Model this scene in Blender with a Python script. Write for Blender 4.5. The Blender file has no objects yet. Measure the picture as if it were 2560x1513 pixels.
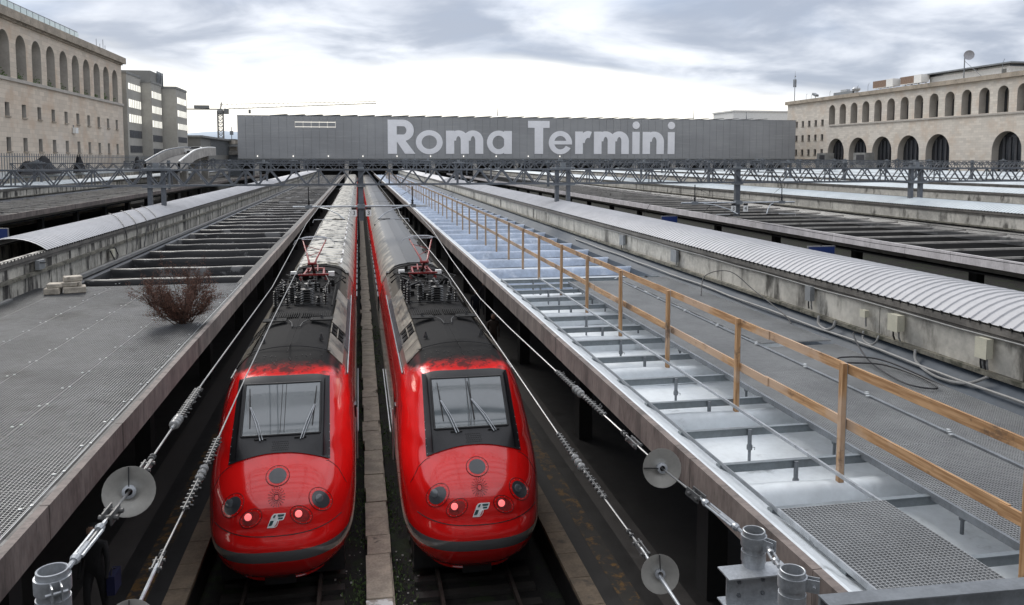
import bpy, bmesh, math, random
import numpy as np
from mathutils import Vector, Matrix
random.seed(7)
S = bpy.context.scene
COL = S.collection
R = math.radians
# ------------------------------------------------------------------ camera
cd = bpy.data.cameras.new('camera'); cam = bpy.data.objects.new('camera', cd); COL.objects.link(cam)
cam.location = (0, 0, 8.82)
cam.rotation_euler = (R(90-4.59), 0, R(-10.67))
cd.sensor_fit = 'HORIZONTAL'; cd.sensor_width = 36; cd.lens = 28.63; cd.shift_y = -0.076
cd.clip_start = 0.1; cd.clip_end = 30000
S.camera = cam
# ------------------------------------------------------------------ world: overcast sky with a bright band at the horizon
W = bpy.data.worlds.new('World'); S.world = W; W.use_nodes = True
nt = W.node_tree; nt.nodes.clear()
def N(t, **k):
    n = nt.nodes.new(t)
    for a, b in k.items(): setattr(n, a, b)
    return n
def L(a, b): nt.links.new(a, b)
def mth(op, a, b=None, c=None, clamp=False):
    n = N('ShaderNodeMath', operation=op); n.use_clamp = clamp
    for i, x in enumerate((a, b, c)):
        if x is None: continue
        if isinstance(x, (int, float)): n.inputs[i].default_value = x
        else: L(x, n.inputs[i])
    return n.outputs[0]
def mixc(f, a, b):
    n = N('ShaderNodeMix', data_type='RGBA')
    if isinstance(f, (int, float)): n.inputs[0].default_value = f
    else: L(f, n.inputs[0])
    for s, x in ((6, a), (7, b)):
        if isinstance(x, tuple): n.inputs[s].default_value = x + (1,)
        else: L(x, n.inputs[s])
    return n.outputs[2]
def smooth(x, a, b):
    n = N('ShaderNodeMapRange', interpolation_type='SMOOTHSTEP')
    L(x, n.inputs[0]); n.inputs[1].default_value = a; n.inputs[2].default_value = b
    return n.outputs[0]
SUN_EL, SUN_AZ = 38, -20           # degrees; azimuth from +Y, positive to the right
tc = N('ShaderNodeTexCoord'); sp = N('ShaderNodeSeparateXYZ'); L(tc.outputs['Generated'], sp.inputs[0])
dx, dy, dz = sp.outputs
zz = mth('ADD', mth('MAXIMUM', dz, 0.0), 0.20)
cv = N('ShaderNodeCombineXYZ'); L(mth('DIVIDE', dx, zz), cv.inputs[0]); L(mth('DIVIDE', dy, zz), cv.inputs[1])
def cloud(scale, detail, rough, off, sx=1.0):
    mp = N('ShaderNodeMapping'); mp.inputs[1].default_value = off; mp.inputs[3].default_value = (sx, 1, 1)
    L(cv.outputs[0], mp.inputs[0])
    n = N('ShaderNodeTexNoise'); n.inputs['Scale'].default_value = scale; n.inputs['Detail'].default_value = detail
    n.inputs['Roughness'].default_value = rough; n.inputs['Distortion'].default_value = 0.35
    L(mp.outputs[0], n.inputs['Vector']); return n.outputs[0]
c1 = cloud(0.8, 6, 0.5, (1.3, 4.1, 0), 0.8)
c2 = cloud(1.9, 6, 0.52, (7.0, 2.2, 0), 0.9)
el = mth('ADD', dz, mth('MULTIPLY', mth('SUBTRACT', c1, 0.5), 0.14))
el = mth('ADD', el, mth('MULTIPLY', mth('SUBTRACT', c2, 0.5), 0.06))
el = mth('ADD', el, mth('MULTIPLY', mth('MAXIMUM', mth('SUBTRACT', dx, 0.12), 0.0), 0.11))
low = smooth(el, 0.132, 0.088)                 # 1 in the bright band low over the horizon
streak = smooth(c2, 0.38, 0.66)
body = mixc(streak, (0.31, 0.345, 0.42), (0.70, 0.725, 0.78))
blue = smooth(c1, 0.36, 0.52)
body = mixc(mth('MULTIPLY', mth('SUBTRACT', 1.0, blue), 0.45), body, (0.27, 0.37, 0.54))
up = smooth(dz, 0.18, 0.8)          # overcast: brightest overhead
body = mixc(mth('MULTIPLY', up, 0.85), body, (0.98, 1.0, 1.06))
skyc = mixc(low, body, (1.06, 1.02, 0.93))
bgc = N('ShaderNodeBackground'); L(skyc, bgc.inputs[0]); bgc.inputs[1].default_value = 1.0
nis = N('ShaderNodeTexSky', sky_type='NISHITA'); nis.sun_disc = False
nis.sun_elevation = R(SUN_EL); nis.sun_rotation = R(SUN_AZ)
bgn = N('ShaderNodeBackground'); L(nis.outputs[0], bgn.inputs[0]); bgn.inputs[1].default_value = 0.1
ms = N('ShaderNodeMixShader'); ms.inputs[0].default_value = 0.93
L(bgn.outputs[0], ms.inputs[1]); L(bgc.outputs[0], ms.inputs[2])
ow = N('ShaderNodeOutputWorld'); L(ms.outputs[0], ow.inputs[0])
# ------------------------------------------------------------------ sun behind cloud, and exposure
sl = bpy.data.lights.new('sun', 'SUN'); sl.energy = 1.5; sl.angle = R(25); sl.color = (1, 0.96, 0.9)
sun = bpy.data.objects.new('sun', sl); COL.objects.link(sun)
d = Vector((math.sin(R(SUN_AZ))*math.cos(R(SUN_EL)), math.cos(R(SUN_AZ))*math.cos(R(SUN_EL)), math.sin(R(SUN_EL))))
sun.rotation_euler = d.to_track_quat('Z', 'Y').to_euler()
sun.location = (0, -5, 40)
S.view_settings.view_transform = 'Standard'; S.view_settings.look = 'None'
S.view_settings.exposure = 0.56; S.view_settings.gamma = 1.0; S.view_settings.use_curve_mapping = False

# ------------------------------------------------------------------ materials
def new_mat(name):
    m = bpy.data.materials.new(name); m.use_nodes = True
    t = m.node_tree; t.nodes.clear(); return m, t
class NB:
    "small node helper bound to one tree"
    def __init__(s, t): s.t = t
    def n(s, ty, **k):
        x = s.t.nodes.new(ty)
        for a, b in k.items(): setattr(x, a, b)
        return x
    def l(s, a, b): s.t.links.new(a, b)
    def val(s, x, sock):
        if isinstance(x, (int, float)): sock.default_value = x
        elif isinstance(x, tuple): sock.default_value = x + (1,) if len(x) == 3 and len(sock.default_value) == 4 else x
        else: s.l(x, sock)
    def m(s, op, a, b=None, c=None, clamp=False):
        x = s.n('ShaderNodeMath', operation=op); x.use_clamp = clamp
        for i, q in enumerate((a, b, c)):
            if q is not None: s.val(q, x.inputs[i])
        return x.outputs[0]
    def mix(s, f, a, b):
        x = s.n('ShaderNodeMix', data_type='RGBA'); s.val(f, x.inputs[0]); s.val(a, x.inputs[6]); s.val(b, x.inputs[7]); return x.outputs[2]
    def sm(s, v, a, b, o0=0., o1=1.):
        x = s.n('ShaderNodeMapRange', interpolation_type='SMOOTHSTEP'); s.val(v, x.inputs[0])
        for i, q in ((1, a), (2, b), (3, o0), (4, o1)): x.inputs[i].default_value = q
        return x.outputs[0]
    def noise(s, vec, scale, detail=6, rough=.6, st=None):
        if st:
            mp = s.n('ShaderNodeMapping'); mp.inputs[3].default_value = st; s.l(vec, mp.inputs[0]); vec = mp.outputs[0]
        x = s.n('ShaderNodeTexNoise'); x.inputs['Scale'].default_value = scale; x.inputs['Detail'].default_value = detail
        x.inputs['Roughness'].default_value = rough; s.l(vec, x.inputs['Vector']); return x.outputs[0]
    def out(s, col, rough=.6, metal=0., bump=None, bs=.1, bd=.01, coat=0., spec=.5, emit=None, es=0., alpha=None):
        p = s.n('ShaderNodeBsdfPrincipled'); s.val(col, p.inputs['Base Color']); s.val(rough, p.inputs['Roughness']); s.val(metal, p.inputs['Metallic'])
        s.val(coat, p.inputs['Coat Weight']); p.inputs['Coat Roughness'].default_value = .06; s.val(spec, p.inputs['Specular IOR Level'])
        if emit: p.inputs['Emission Color'].default_value = emit + (1,); p.inputs['Emission Strength'].default_value = es
        if bump is not None:
            b = s.n('ShaderNodeBump'); b.inputs['Strength'].default_value = bs; b.inputs['Distance'].default_value = bd
            s.l(bump, b.inputs['Height']); s.l(b.outputs[0], p.inputs['Normal'])
        o = s.n('ShaderNodeOutputMaterial'); s.l(p.outputs[0], o.inputs[0]); return p
    def pos(s): return s.n('ShaderNodeTexCoord').outputs['Object']
    def xyz(s, v):
        x = s.n('ShaderNodeSeparateXYZ'); s.l(v, x.inputs[0]); return x.outputs
MATS = {}
def pm(name, col, rough=.6, metal=0., var=.25, scale=2., st=None, stain=None, stain_at=(.55, .7), stain_scale=1.2, stain_st=None, bump=.15, bd=.01, coat=0., spec=.5, rvar=.15, geo=True):
    m, t = new_mat(name); b = NB(t)
    P = b.n('ShaderNodeNewGeometry').outputs['Position'] if geo else b.pos()
    n1 = b.noise(P, scale, 5, .6, st); n2 = b.noise(P, scale*9, 4, .6, st)
    k = b.m('ADD', b.m('MULTIPLY', n1, .65), b.m('MULTIPLY', n2, .35))
    k = b.sm(k, .33, .67)
    lo = tuple(c*(1-var) for c in col); hi = tuple(min(1, c*(1+var*.8)) for c in col)
    c = b.mix(k, lo, hi); r = b.m('ADD', b.m('MULTIPLY', n1, rvar*2), rough-rvar, clamp=True)
    if stain:
        q = b.sm(b.noise(P, stain_scale, 8, .65, stain_st or st), *stain_at); c = b.mix(q, c, stain)
    b.out(c, r, metal, n2, bump, bd, coat, spec); MATS[name] = m; return m
CONC = pm('concrete_weathered', (.36, .34, .31), .75, var=.3, scale=.8, st=(1, .35, 1.0), stain=(.10, .09, .08), stain_at=(.56, .72), stain_scale=1.6, stain_st=(1, .9, .25))
CONC_W = pm('concrete_wall', (.47, .45, .40), .75, var=.28, scale=.7, stain=(.075, .07, .06), stain_at=(.50, .68), stain_scale=1.3, stain_st=(1, 1.0, .35))
CONC_OLD = pm('concrete_sooty_wall', (.42, .40, .35), .75, var=.35, scale=.9, stain=(.035, .032, .028), stain_at=(.47, .60), stain_scale=1.5, stain_st=(1, 1.6, .3))
FASC = pm('fascia_concrete', (.155, .128, .115), .75, var=.5, scale=1.3, st=(1, 1.5, .5), stain=(.07, .06, .055), stain_at=(.56, .7), stain_scale=2, stain_st=(1, 1.6, .3))
FASC_P = pm('fascia_painted', (.56, .53, .53), .65, var=.2, scale=1.3, st=(1, 1.2, .5), stain=(.14, .13, .13), stain_at=(.6, .75), stain_scale=2)
SLAB = pm('paving_slab_concrete', (.40, .34, .27), .7, var=.35, scale=2.2, stain=(.07, .06, .05), stain_at=(.58, .72), stain_scale=2.5)
SLAB_W = pm('paving_slab_splashed', (.36, .31, .27), .7, var=.3, scale=2.2, stain=(.75, .74, .72), stain_at=(.46, .55), stain_scale=2.0)
MEMB = pm('wet_roof_membrane', (.60, .64, .665), .55, var=.12, scale=.9, stain=(.22, .24, .25), stain_at=(.60, .78), stain_scale=1.4, rvar=.07, bump=.06, bd=.02)
MEMB_B = pm('sky_tinted_membrane', (.36, .42, .52), .35, var=.22, scale=.9, stain=(.55, .60, .68), stain_at=(.55, .7), stain_scale=1.5, rvar=.15, bump=.35, bd=.05)  # far ribs: blue of the reflected sky put into the colour
MEMB_G = pm('grey_membrane_band', (.048, .062, .080), .6, var=.2, scale=.7, stain=(.13, .155, .185), stain_at=(.60, .75), stain_scale=1.0, bump=.15, bd=.03, spec=.25)
BITU = pm('black_bitumen', (.016, .016, .017), .35, var=.4, scale=.9, stain=(.07, .07, .07), stain_at=(.57, .64), stain_scale=.55, bump=.3, bd=.03, rvar=.12)
BITU_R = pm('bitumen_rib', (.009, .009, .010), .42, var=.5, scale=.8, spec=.3, stain=(.11, .11, .11), stain_at=(.57, .60), stain_scale=.55, bump=.3, bd=.03)
BITU_K = pm('bitumen_kerb', (.012, .012, .012), .5, var=.5, scale=1.4, spec=.25, stain=(.10, .10, .10), stain_at=(.58, .66), stain_scale=2.2, bump=.3)
CORR = pm('corrugated_aluminium', (.43, .43, .44), .6, metal=.0, var=.10, scale=.5, stain=(.42, .41, .40), stain_at=(.62, .8), stain_scale=.8, bump=.05)
CORR_B = pm('corrugated_pale_blue', (.47, .51, .525), .5, var=.12, scale=.4, stain=(.40, .42, .42), stain_at=(.6, .8), stain_scale=.6, bump=.05)
GUTT = pm('gutter_metal', (.15, .14, .125), .6, metal=.2, var=.4, scale=1.5)
LEDGE = pm('mossy_ledge', (.16, .15, .12), .8, var=.5, scale=1.8, stain=(.045, .045, .03), stain_at=(.5, .65), stain_scale=2.5)
GALV = pm('galvanised_steel', (.40, .42, .44), .42, metal=.55, var=.25, scale=4, stain=(.18, .19, .2), stain_at=(.58, .72), stain_scale=3)
GALV_D = pm('grey_steel', (.19, .205, .22), .5, metal=.35, var=.25, scale=3)
BEAM = pm('painted_steel_beam', (.19, .215, .23), .42, metal=.3, var=.2, scale=2)
GANT = pm('gantry_steel', (.105, .115, .13), .55, metal=.15, var=.25, scale=1.0)
GRAT = pm('grating_steel', (.15, .155, .16), .42, metal=.5, var=.25, scale=.6, stain=(.07, .07, .068), stain_at=(.54, .72), stain_scale=.5)
GRAT_L = pm('grating_steel_light', (.34, .35, .355), .5, metal=.15, var=.12, scale=1)
CLIP = pm('bright_clip', (.5, .52, .53), .35, metal=.4, var=.1)
DARK = pm('dark_rubber', (.012, .012, .013), .6, var=.3)
BLACKP = pm('black_paint', (.012, .012, .014), .40, var=.2, coat=.12, spec=.35)
SOOT = pm('sooty_roof_steel', (.012, .012, .012), .7, metal=.0, var=.4, scale=2.5, spec=.08)
INSUL = pm('dark_insulator', (.016, .015, .014), .42, var=.3, spec=.35)
REDP = pm('red_pantograph_paint', (.22, .013, .012), .45, var=.35, scale=5, stain=(.06, .02, .02), stain_at=(.6, .75), stain_scale=6)
SILV = pm('sooty_silver_panel', (.30, .27, .22), .33, metal=.75, var=.4, scale=2.2, stain=(.035, .033, .03), stain_at=(.46, .62), stain_scale=1.6, stain_st=(1, .5, 1))
WIREM = pm('bronze_wire', (.30, .30, .295), .4, metal=.5, var=.2)
PORC = pm('porcelain', (.22, .22, .215), .25, var=.15, coat=.5)
YELL = pm('platform_yellow', (.12, .062, .012), .7, var=.4, scale=3, stain=(.02, .017, .014), stain_at=(.40, .52), stain_scale=4)
PLAT = pm('platform_paving', (.013, .012, .012), .55, var=.3, scale=2)
PLAT_L = pm('tactile_paving', (.055, .05, .047), .6, var=.25, scale=3)
COPE = pm('platform_coping', (.17, .13, .09), .7, var=.35, scale=2, stain=(.08, .065, .05), stain_at=(.55, .7), stain_scale=2.4)
BALL = pm('track_ballast', (.014, .013, .012), .9, var=.6, scale=6, stain=(.018, .028, .010), stain_at=(.5, .6), stain_scale=1.5, bump=.8, bd=.04)
RAILM = pm('rail_steel', (.10, .085, .075), .5, metal=.5, var=.3)
def trav(name, a, c2, st_at):
    m, t = new_mat(name); b = NB(t); P = b.n('ShaderNodeNewGeometry').outputs['Position']; x, y, z = b.xyz(P)
    cb = b.n('ShaderNodeCombineXYZ'); b.l(y, cb.inputs[0]); b.l(z, cb.inputs[1])
    br = b.n('ShaderNodeTexBrick'); b.l(cb.outputs[0], br.inputs['Vector']); br.inputs['Scale'].default_value = 1.0
    br.inputs['Brick Width'].default_value = 1.7; br.inputs['Row Height'].default_value = .62; br.inputs['Mortar Size'].default_value = .012; br.inputs['Bias'].default_value = -.1
    br.inputs['Color1'].default_value = tuple(q*.90 for q in a)+(1,); br.inputs['Color2'].default_value = tuple(min(1, q*1.12) for q in a)+(1,); br.inputs['Mortar'].default_value = tuple(q*.6 for q in a)+(1,)
    n = b.noise(P, .22, 7, .65); n2 = b.noise(P, .8, 6, .7, (1, 1, .25)); n3 = b.noise(P, .09, 4, .5)
    c = b.mix(b.m('MULTIPLY', b.sm(n, .46, .66), .55), br.outputs['Color'], c2)
    c = b.mix(b.m('MULTIPLY', b.sm(n2, .56, .74), .35), c, tuple(q*.55 for q in a)); c = b.mix(b.m('MULTIPLY', b.sm(n3, .5, .7), .3), c, (.56, .53, .49))
    b.out(c, .85, 0, n2, .2, .02); MATS[name] = m; return m
TRAV = trav('travertine', (.58, .50, .41), (.50, .36, .25), 0)
TRAV2 = trav('travertine_pale', (.60, .55, .48), (.53, .42, .32), 0)
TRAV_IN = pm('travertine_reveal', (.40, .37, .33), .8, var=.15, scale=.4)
CORN = pm('cornice_stone', (.34, .29, .23), .8, var=.3, scale=.4, stain=(.16, .14, .11), stain_at=(.55, .7), stain_scale=.5)
WIN_D = pm('dark_window_glass', (.02, .023, .028), .12, var=.3, coat=.5)
WIN_M = pm('window_blind', (.05, .05, .055), .5, var=.3)
OFFC = pm('grey_office_render', (.36, .345, .31), .8, var=.14, scale=.15)
OFFC2 = pm('grey_office_plain', (.20, .195, .18), .8, var=.12, scale=.15)
ROOFG = pm('grey_flat_roof', (.22, .22, .21), .8, var=.3, scale=.5)
LETT = pm('letter_grey', (.84, .84, .86), .6, var=.05, scale=.3)
HILLM = pm('hazy_far_hills', (.36, .42, .48), .9, var=.06, scale=.001)  # distance haze is put into this pale blue-grey
TWIG = pm('dry_twig', (.055, .032, .022), .9, var=.4, scale=8)
LEAFD = pm('dry_leaf', (.105, .046, .028), .8, var=.5, scale=12)
LEAFG = pm('weed_leaf', (.07, .12, .03), .7, var=.5, scale=10)
BLOCK = pm('old_concrete_block', (.38, .34, .28), .8, var=.35, scale=5, stain=(.12, .10, .08), stain_at=(.55, .7), stain_scale=7)
BOXC = pm('cream_junction_box', (.52, .50, .40), .5, var=.1, scale=4)
BOXG = pm('grey_junction_box', (.22, .23, .235), .5, var=.15, scale=4)
CABLE = pm('black_cable', (.014, .014, .016), .5, var=.2)
COND = pm('grey_conduit', (.21, .21, .205), .55, var=.25, scale=3)
CLOTH = pm('black_cloth', (.010, .010, .012), .85, var=.4, scale=3)
WHITEP = pm('white_paint', (.72, .72, .70), .55, var=.1)
SKIN = pm('skin', (.45, .28, .2), .6, var=.1)
PVP = pm('solar_panel_dark', (.03, .033, .04), .3, var=.3, coat=.3)
ASPH = pm('asphalt', (.055, .055, .056), .85, var=.25, scale=.4)
COPW = pm('copper_brown_louvre', (.20, .13, .09), .7, var=.3)
BRICK = pm('station_hall_facade', (.17, .17, .175), .7, var=.2, scale=.3)
GLAS = pm('pale_green_glass', (.55, .66, .64), .15, var=.1, coat=.3)
SLEEP = pm('concrete_sleeper', (.03, .027, .024), .8, var=.3)
BRUSHP = pm('grey_stone_paint', (.30, .31, .31), .6, var=.1)

def wood(name, axis):
    m, t = new_mat(name); b = NB(t); P = b.n('ShaderNodeNewGeometry').outputs['Position']
    st = (9, .55, 9) if axis == 'y' else (9, 9, .6)
    g = b.noise(P, 3.0, 6, .6, st); big = b.noise(P, .55, 5, .6, (1, .8, 1)); kn = b.noise(P, 2.6, 2, .5, (1.2, .9, 1.2) if axis == 'y' else (1.2, 1.2, .9))
    c = b.mix(b.sm(g, .35, .65), (.28, .145, .058), (.48, .29, .145))
    c = b.mix(b.m('MULTIPLY', b.sm(big, .55, .63), .75), c, (.46, .33, .235))
    c = b.mix(b.m('MULTIPLY', b.sm(b.noise(P, 1.3, 7, .7, (1, .6, 1)), .54, .63), .8), c, (.09, .055, .035))
    c = b.mix(b.sm(kn, .70, .75), c, (.05, .025, .012))
    # boards turn greyer with distance
    y = b.xyz(b.n('ShaderNodeNewGeometry').outputs['Position'])[1]; c = b.mix(b.sm(y, 12., 45., 0., .75), c, (.27, .215, .165))
    b.out(c, .7, 0, g, .25, .006); MATS[name] = m; return m
WOODY = wood('timber_rail_wood', 'y'); WOODZ = wood('timber_post_wood', 'z')

def emis(name, col, e, base=(.05, .05, .05)):
    m, t = new_mat(name); b = NB(t); b.out(base, .4, emit=col, es=e); MATS[name] = m; return m
TAIL = emis('tail_lamp_glow', (1.0, .20, .20), .75, (.6, .1, .1))
UPL = emis('small_uplight', (1.0, .97, .9), 1.1)
SCRN = emis('blue_screen', (.02, .05, .22), .14, (.01, .015, .05))
SIGNB = pm('sign_blue_frame', (.2, .2, .21), .5)

def glass_screen():
    m, t = new_mat('windscreen_glass'); b = NB(t); P = b.pos(); n = b.noise(P, 3, 6, .6)
    p = b.out(b.mix(n, (.085, .10, .11), (.13, .15, .158)), b.m('ADD', b.m('MULTIPLY', n, .06), .01), 0, coat=1.0, spec=1.0)
    return m
GLSC = glass_screen()
def lens_mat():
    m, t = new_mat('lamp_cover_glass'); b = NB(t); P = b.pos(); n = b.noise(P, 5, 4)
    b.out(b.mix(n, (.02, .022, .026), (.075, .08, .09)), .28, coat=.25, spec=.7); return m
LENS = lens_mat()
LENSR = pm('red_lamp_recess', (.36, .02, .018), .3, var=.5, scale=4, coat=.8)

def body_mat(name, loco):
    m, t = new_mat(name); b = NB(t); P = b.pos(); x, y, z = b.xyz(P); ax = b.m('ABSOLUTE', x)
    n1 = b.noise(P, 1.6, 7, .65); n2 = b.noise(P, 7, 5, .6); n3 = b.noise(P, .5, 4)
    red = b.mix(b.sm(n3, .3, .7), (.70, .008, .008), (.82, .014, .013))
    red = b.mix(b.m('MULTIPLY', b.sm(n1, .52, .72), .2), red, (.34, .012, .012))
    c = red
    if loco:
        band = b.m('MULTIPLY', b.m('GREATER_THAN', z, 1.07), b.m('LESS_THAN', z, 1.31))
        c = b.mix(band, c, (.125, .126, .13))
        # dark grey lower side from behind the cab
        sd = b.m('MULTIPLY', b.sm(b.m('ADD', y, b.m('MULTIPLY', z, -.5)), 3.6, 3.7), b.m('MULTIPLY', b.m('LESS_THAN', z, 2.75), b.m('GREATER_THAN', z, 1.31)))
        c = b.mix(sd, c, (.07, .07, .075))
        sy = b.m('ADD', y, b.m('MULTIPLY', b.m('SUBTRACT', n1, .5), 1.1))
        # soot over the roof: starts ragged behind the windscreen
        s1 = b.m('MULTIPLY', b.sm(sy, 2.95, 3.4), b.sm(b.m('ADD', z, b.m('MULTIPLY', b.m('SUBTRACT', n1, .5), .5)), 3.78, 3.98))
        c = b.mix(s1, c, b.mix(n2, (.010, .010, .011), (.030, .029, .028)))
        s2 = b.m('MULTIPLY', b.sm(z, 3.95, 4.1), b.sm(b.noise(P, 4, 8, .7), .47, .6)); c = b.mix(b.m('MULTIPLY', b.sm(z, 4.02, 4.14), .45), c, (.16, .04, .04)); c = b.mix(b.m('MULTIPLY', s2, .85), c, (.045, .022, .022))
        s3 = b.m('MULTIPLY', b.sm(y, 3.9, 4.6), b.m('MULTIPLY', b.sm(b.m('ADD', z, b.m('MULTIPLY', n1, .3)), 3.66, 3.9), 1.)); c = b.mix(s3, c, b.mix(n2, (.05, .046, .042), (.15, .135, .11)))
        s4 = b.m('MULTIPLY', s1, b.sm(ax, 1.0, .9)); c = b.mix(s4, c, b.mix(n2, (.010, .010, .011), (.030, .029, .028)))
        dirt = b.m('MAXIMUM', b.m('MAXIMUM', s1, b.m('MULTIPLY', s3, .6)), b.sm(b.m('ADD', z, b.m('MULTIPLY', n1, .2)), 4.06, 4.2)); rough = b.m('ADD', b.m('MULTIPLY', dirt, .55), b.m('MULTIPLY', n2, .12)); rough = b.m('ADD', rough, .08)
        p = b.out(c, rough, 0, n2, .03, .004, coat=b.m('MULTIPLY', b.m('SUBTRACT', 1.0, dirt), .75), spec=b.m('MULTIPLY_ADD', dirt, -.47, .5))
    else:
        side = b.m('MULTIPLY', b.m('LESS_THAN', z, 2.82), b.m('GREATER_THAN', z, 1.9)); c = b.mix(side, c, (.018, .018, .02))
        low = b.m('LESS_THAN', z, 1.9); c = b.mix(low, c, (.16, .155, .155))
        rf = b.sm(b.m('ADD', z, b.m('MULTIPLY', b.m('SUBTRACT', n1, .5), .25)), 3.44, 3.52)
        if name.endswith('dark'):
            roof = b.mix(b.sm(b.m('ADD', ax, b.m('MULTIPLY', b.m('SUBTRACT', n1, .5), .25)), .78, .92), b.mix(n2, (.020, .020, .020), (.042, .041, .040)), b.mix(b.sm(n1, .35, .62), (.07, .07, .065), (.34, .31, .25)))
        else:
            roof = b.mix(b.sm(n1, .36, .56), (.05, .048, .044), (.60, .57, .50))
        c = b.mix(rf, c, roof)
        rough = b.m('ADD', b.m('MULTIPLY', rf, .14), .17)
        b.out(c, rough, b.m('MULTIPLY', rf, .75 if not name.endswith('dark') else .06), n2, .05, .006, coat=.1 if not name.endswith('dark') else 0., spec=.5 if not name.endswith('dark') else .3)
    MATS[name] = m; return m
LOCO = body_mat('red_loco_paint', True); COACH_D = body_mat('coach_paint_dark', False); COACH_S = body_mat('coach_paint_silver', False)

def facade_mat():
    m, t = new_mat('perforated_facade'); b = NB(t); P = b.n('ShaderNodeNewGeometry').outputs['Position']
    x, y, z = b.xyz(P)
    n = b.noise(P, .06, 4, .5, (1, 1, 2)); n2 = b.noise(P, .5, 5, .6, (.3, 1, 4))
    c = b.mix(b.sm(n, .35, .65), (.26, .265, .27), (.31, .315, .32)); c = b.mix(b.m('MULTIPLY', b.sm(n2, .5, .75), .35), c, (.42, .42, .41))
    b.out(c, .55, .1, n2, .05); return m
FACA = facade_mat()

# ------------------------------------------------------------------ mesh and object helpers
def wloc(o):
    v = Vector((0, 0, 0))
    while o is not None: v = v + o.location; o = o.parent
    return v
class M:
    def __init__(s): s.v = []; s.f = []
    def add(s, vs, fs):
        o = len(s.v); s.v += [tuple(p) for p in vs]; s.f += [tuple(i+o for i in q) for q in fs]; return s
    def box(s, x0, x1, y0, y1, z0, z1):
        return s.add([(x0,y0,z0),(x1,y0,z0),(x1,y1,z0),(x0,y1,z0),(x0,y0,z1),(x1,y0,z1),(x1,y1,z1),(x0,y1,z1)],
                     [(0,3,2,1),(4,5,6,7),(0,1,5,4),(1,2,6,5),(2,3,7,6),(3,0,4,7)])
    def bar(s, p, q, w, h, up=(0,0,1)):
        p = Vector(p); q = Vector(q); t = (q-p).normalized(); u = Vector(up)
        a = t.cross(u)
        if a.length < 1e-4: a = t.cross(Vector((1, 0, 0)))
        a.normalize(); c = a.cross(t).normalized(); a = a*w/2; c = c*h/2
        vs = [p-a-c, p+a-c, q+a-c, q-a-c, p-a+c, p+a+c, q+a+c, q-a+c]
        return s.add(vs, [(0,3,2,1),(4,5,6,7),(0,1,5,4),(1,2,6,5),(2,3,7,6),(3,0,4,7)])
    def tube(s, pts, r, n=8, cap=True):
        pts = [Vector(p) for p in pts]; rr = r if isinstance(r, (list, tuple)) else [r]*len(pts)
        rings = []; prev = None
        for i, p in enumerate(pts):
            t = (pts[min(i+1, len(pts)-1)] - pts[max(i-1, 0)]).normalized()
            if prev is None:
                a = t.cross(Vector((0, 0, 1)))
                if a.length < .05: a = t.cross(Vector((1, 0, 0)))
            else: a = prev - t*prev.dot(t)
            a.normalize(); prev = a; c = t.cross(a)
            rings.append([p + (a*math.cos(2*math.pi*k/n) + c*math.sin(2*math.pi*k/n))*rr[i] for k in range(n)])
        o = len(s.v)
        for g in rings: s.v += [tuple(p) for p in g]
        for i in range(len(rings)-1):
            for k in range(n):
                s.f.append((o+i*n+k, o+i*n+(k+1) % n, o+(i+1)*n+(k+1) % n, o+(i+1)*n+k))
        if cap:
            s.f.append(tuple(o+k for k in range(n))[::-1]); s.f.append(tuple(o+(len(rings)-1)*n+k for k in range(n)))
        return s
    def lathe(s, prof, org, axis=(0, 0, 1), n=16, cap=True):
        t = Vector(axis).normalized(); a = t.cross(Vector((0, 0, 1)))
        if a.length < .05: a = t.cross(Vector((1, 0, 0)))
        a.normalize(); c = t.cross(a); org = Vector(org); o = len(s.v)
        for r, h in prof:
            s.v += [tuple(org + t*h + (a*math.cos(2*math.pi*k/n) + c*math.sin(2*math.pi*k/n))*r) for k in range(n)]
        for i in range(len(prof)-1):
            for k in range(n): s.f.append((o+i*n+k, o+i*n+(k+1) % n, o+(i+1)*n+(k+1) % n, o+(i+1)*n+k))
        if cap:
            s.f.append(tuple(o+k for k in range(n))[::-1]); s.f.append(tuple(o+(len(prof)-1)*n+k for k in range(n)))
        return s
    def ext(s, poly, axis, a0, a1):
        "extrude a 2D polygon: axis x -> (y,z), y -> (x,z), z -> (x,y)"
        n = len(poly)
        def P(u, v, w): return (w, u, v) if axis == 'x' else (u, w, v) if axis == 'y' else (u, v, w)
        o = len(s.v)
        s.v += [P(u, v, a0) for u, v in poly] + [P(u, v, a1) for u, v in poly]
        s.f.append(tuple(o+i for i in range(n))); s.f.append(tuple(o+n+i for i in range(n))[::-1])
        for i in range(n): s.f.append((o+i, o+n+i, o+n+(i+1) % n, o+(i+1) % n))
        return s
    def grid(s, rows):
        o = len(s.v); n = len(rows[0])
        for r in rows: s.v += [tuple(p) for p in r]
        for i in range(len(rows)-1):
            for k in range(n-1): s.f.append((o+i*n+k, o+i*n+k+1, o+(i+1)*n+k+1, o+(i+1)*n+k))
        return s
    def mesh(s, name, mat, off=(0, 0, 0), smooth=False):
        me = bpy.data.meshes.new(name)
        me.from_pydata([(a-off[0], b-off[1], c-off[2]) for a, b, c in s.v], [], s.f); me.update()
        bm = bmesh.new(); bm.from_mesh(me); bmesh.ops.recalc_face_normals(bm, faces=bm.faces); bm.to_mesh(me); bm.free()
        if mat: me.materials.append(mat)
        if smooth:
            me.polygons.foreach_set('use_smooth', [True]*len(me.polygons))
            try: me.set_sharp_from_angle(angle=R(38))
            except Exception: pass
        return me
    def build(s, name, mat, parent=None, smooth=False, stuff=False):
        off = wloc(parent); me = s.mesh(name, mat, off, smooth)
        o = bpy.data.objects.new(name, me); COL.objects.link(o)
        if parent: o.parent = parent
        if stuff: o['kind'] = 'stuff'
        return o
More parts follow.
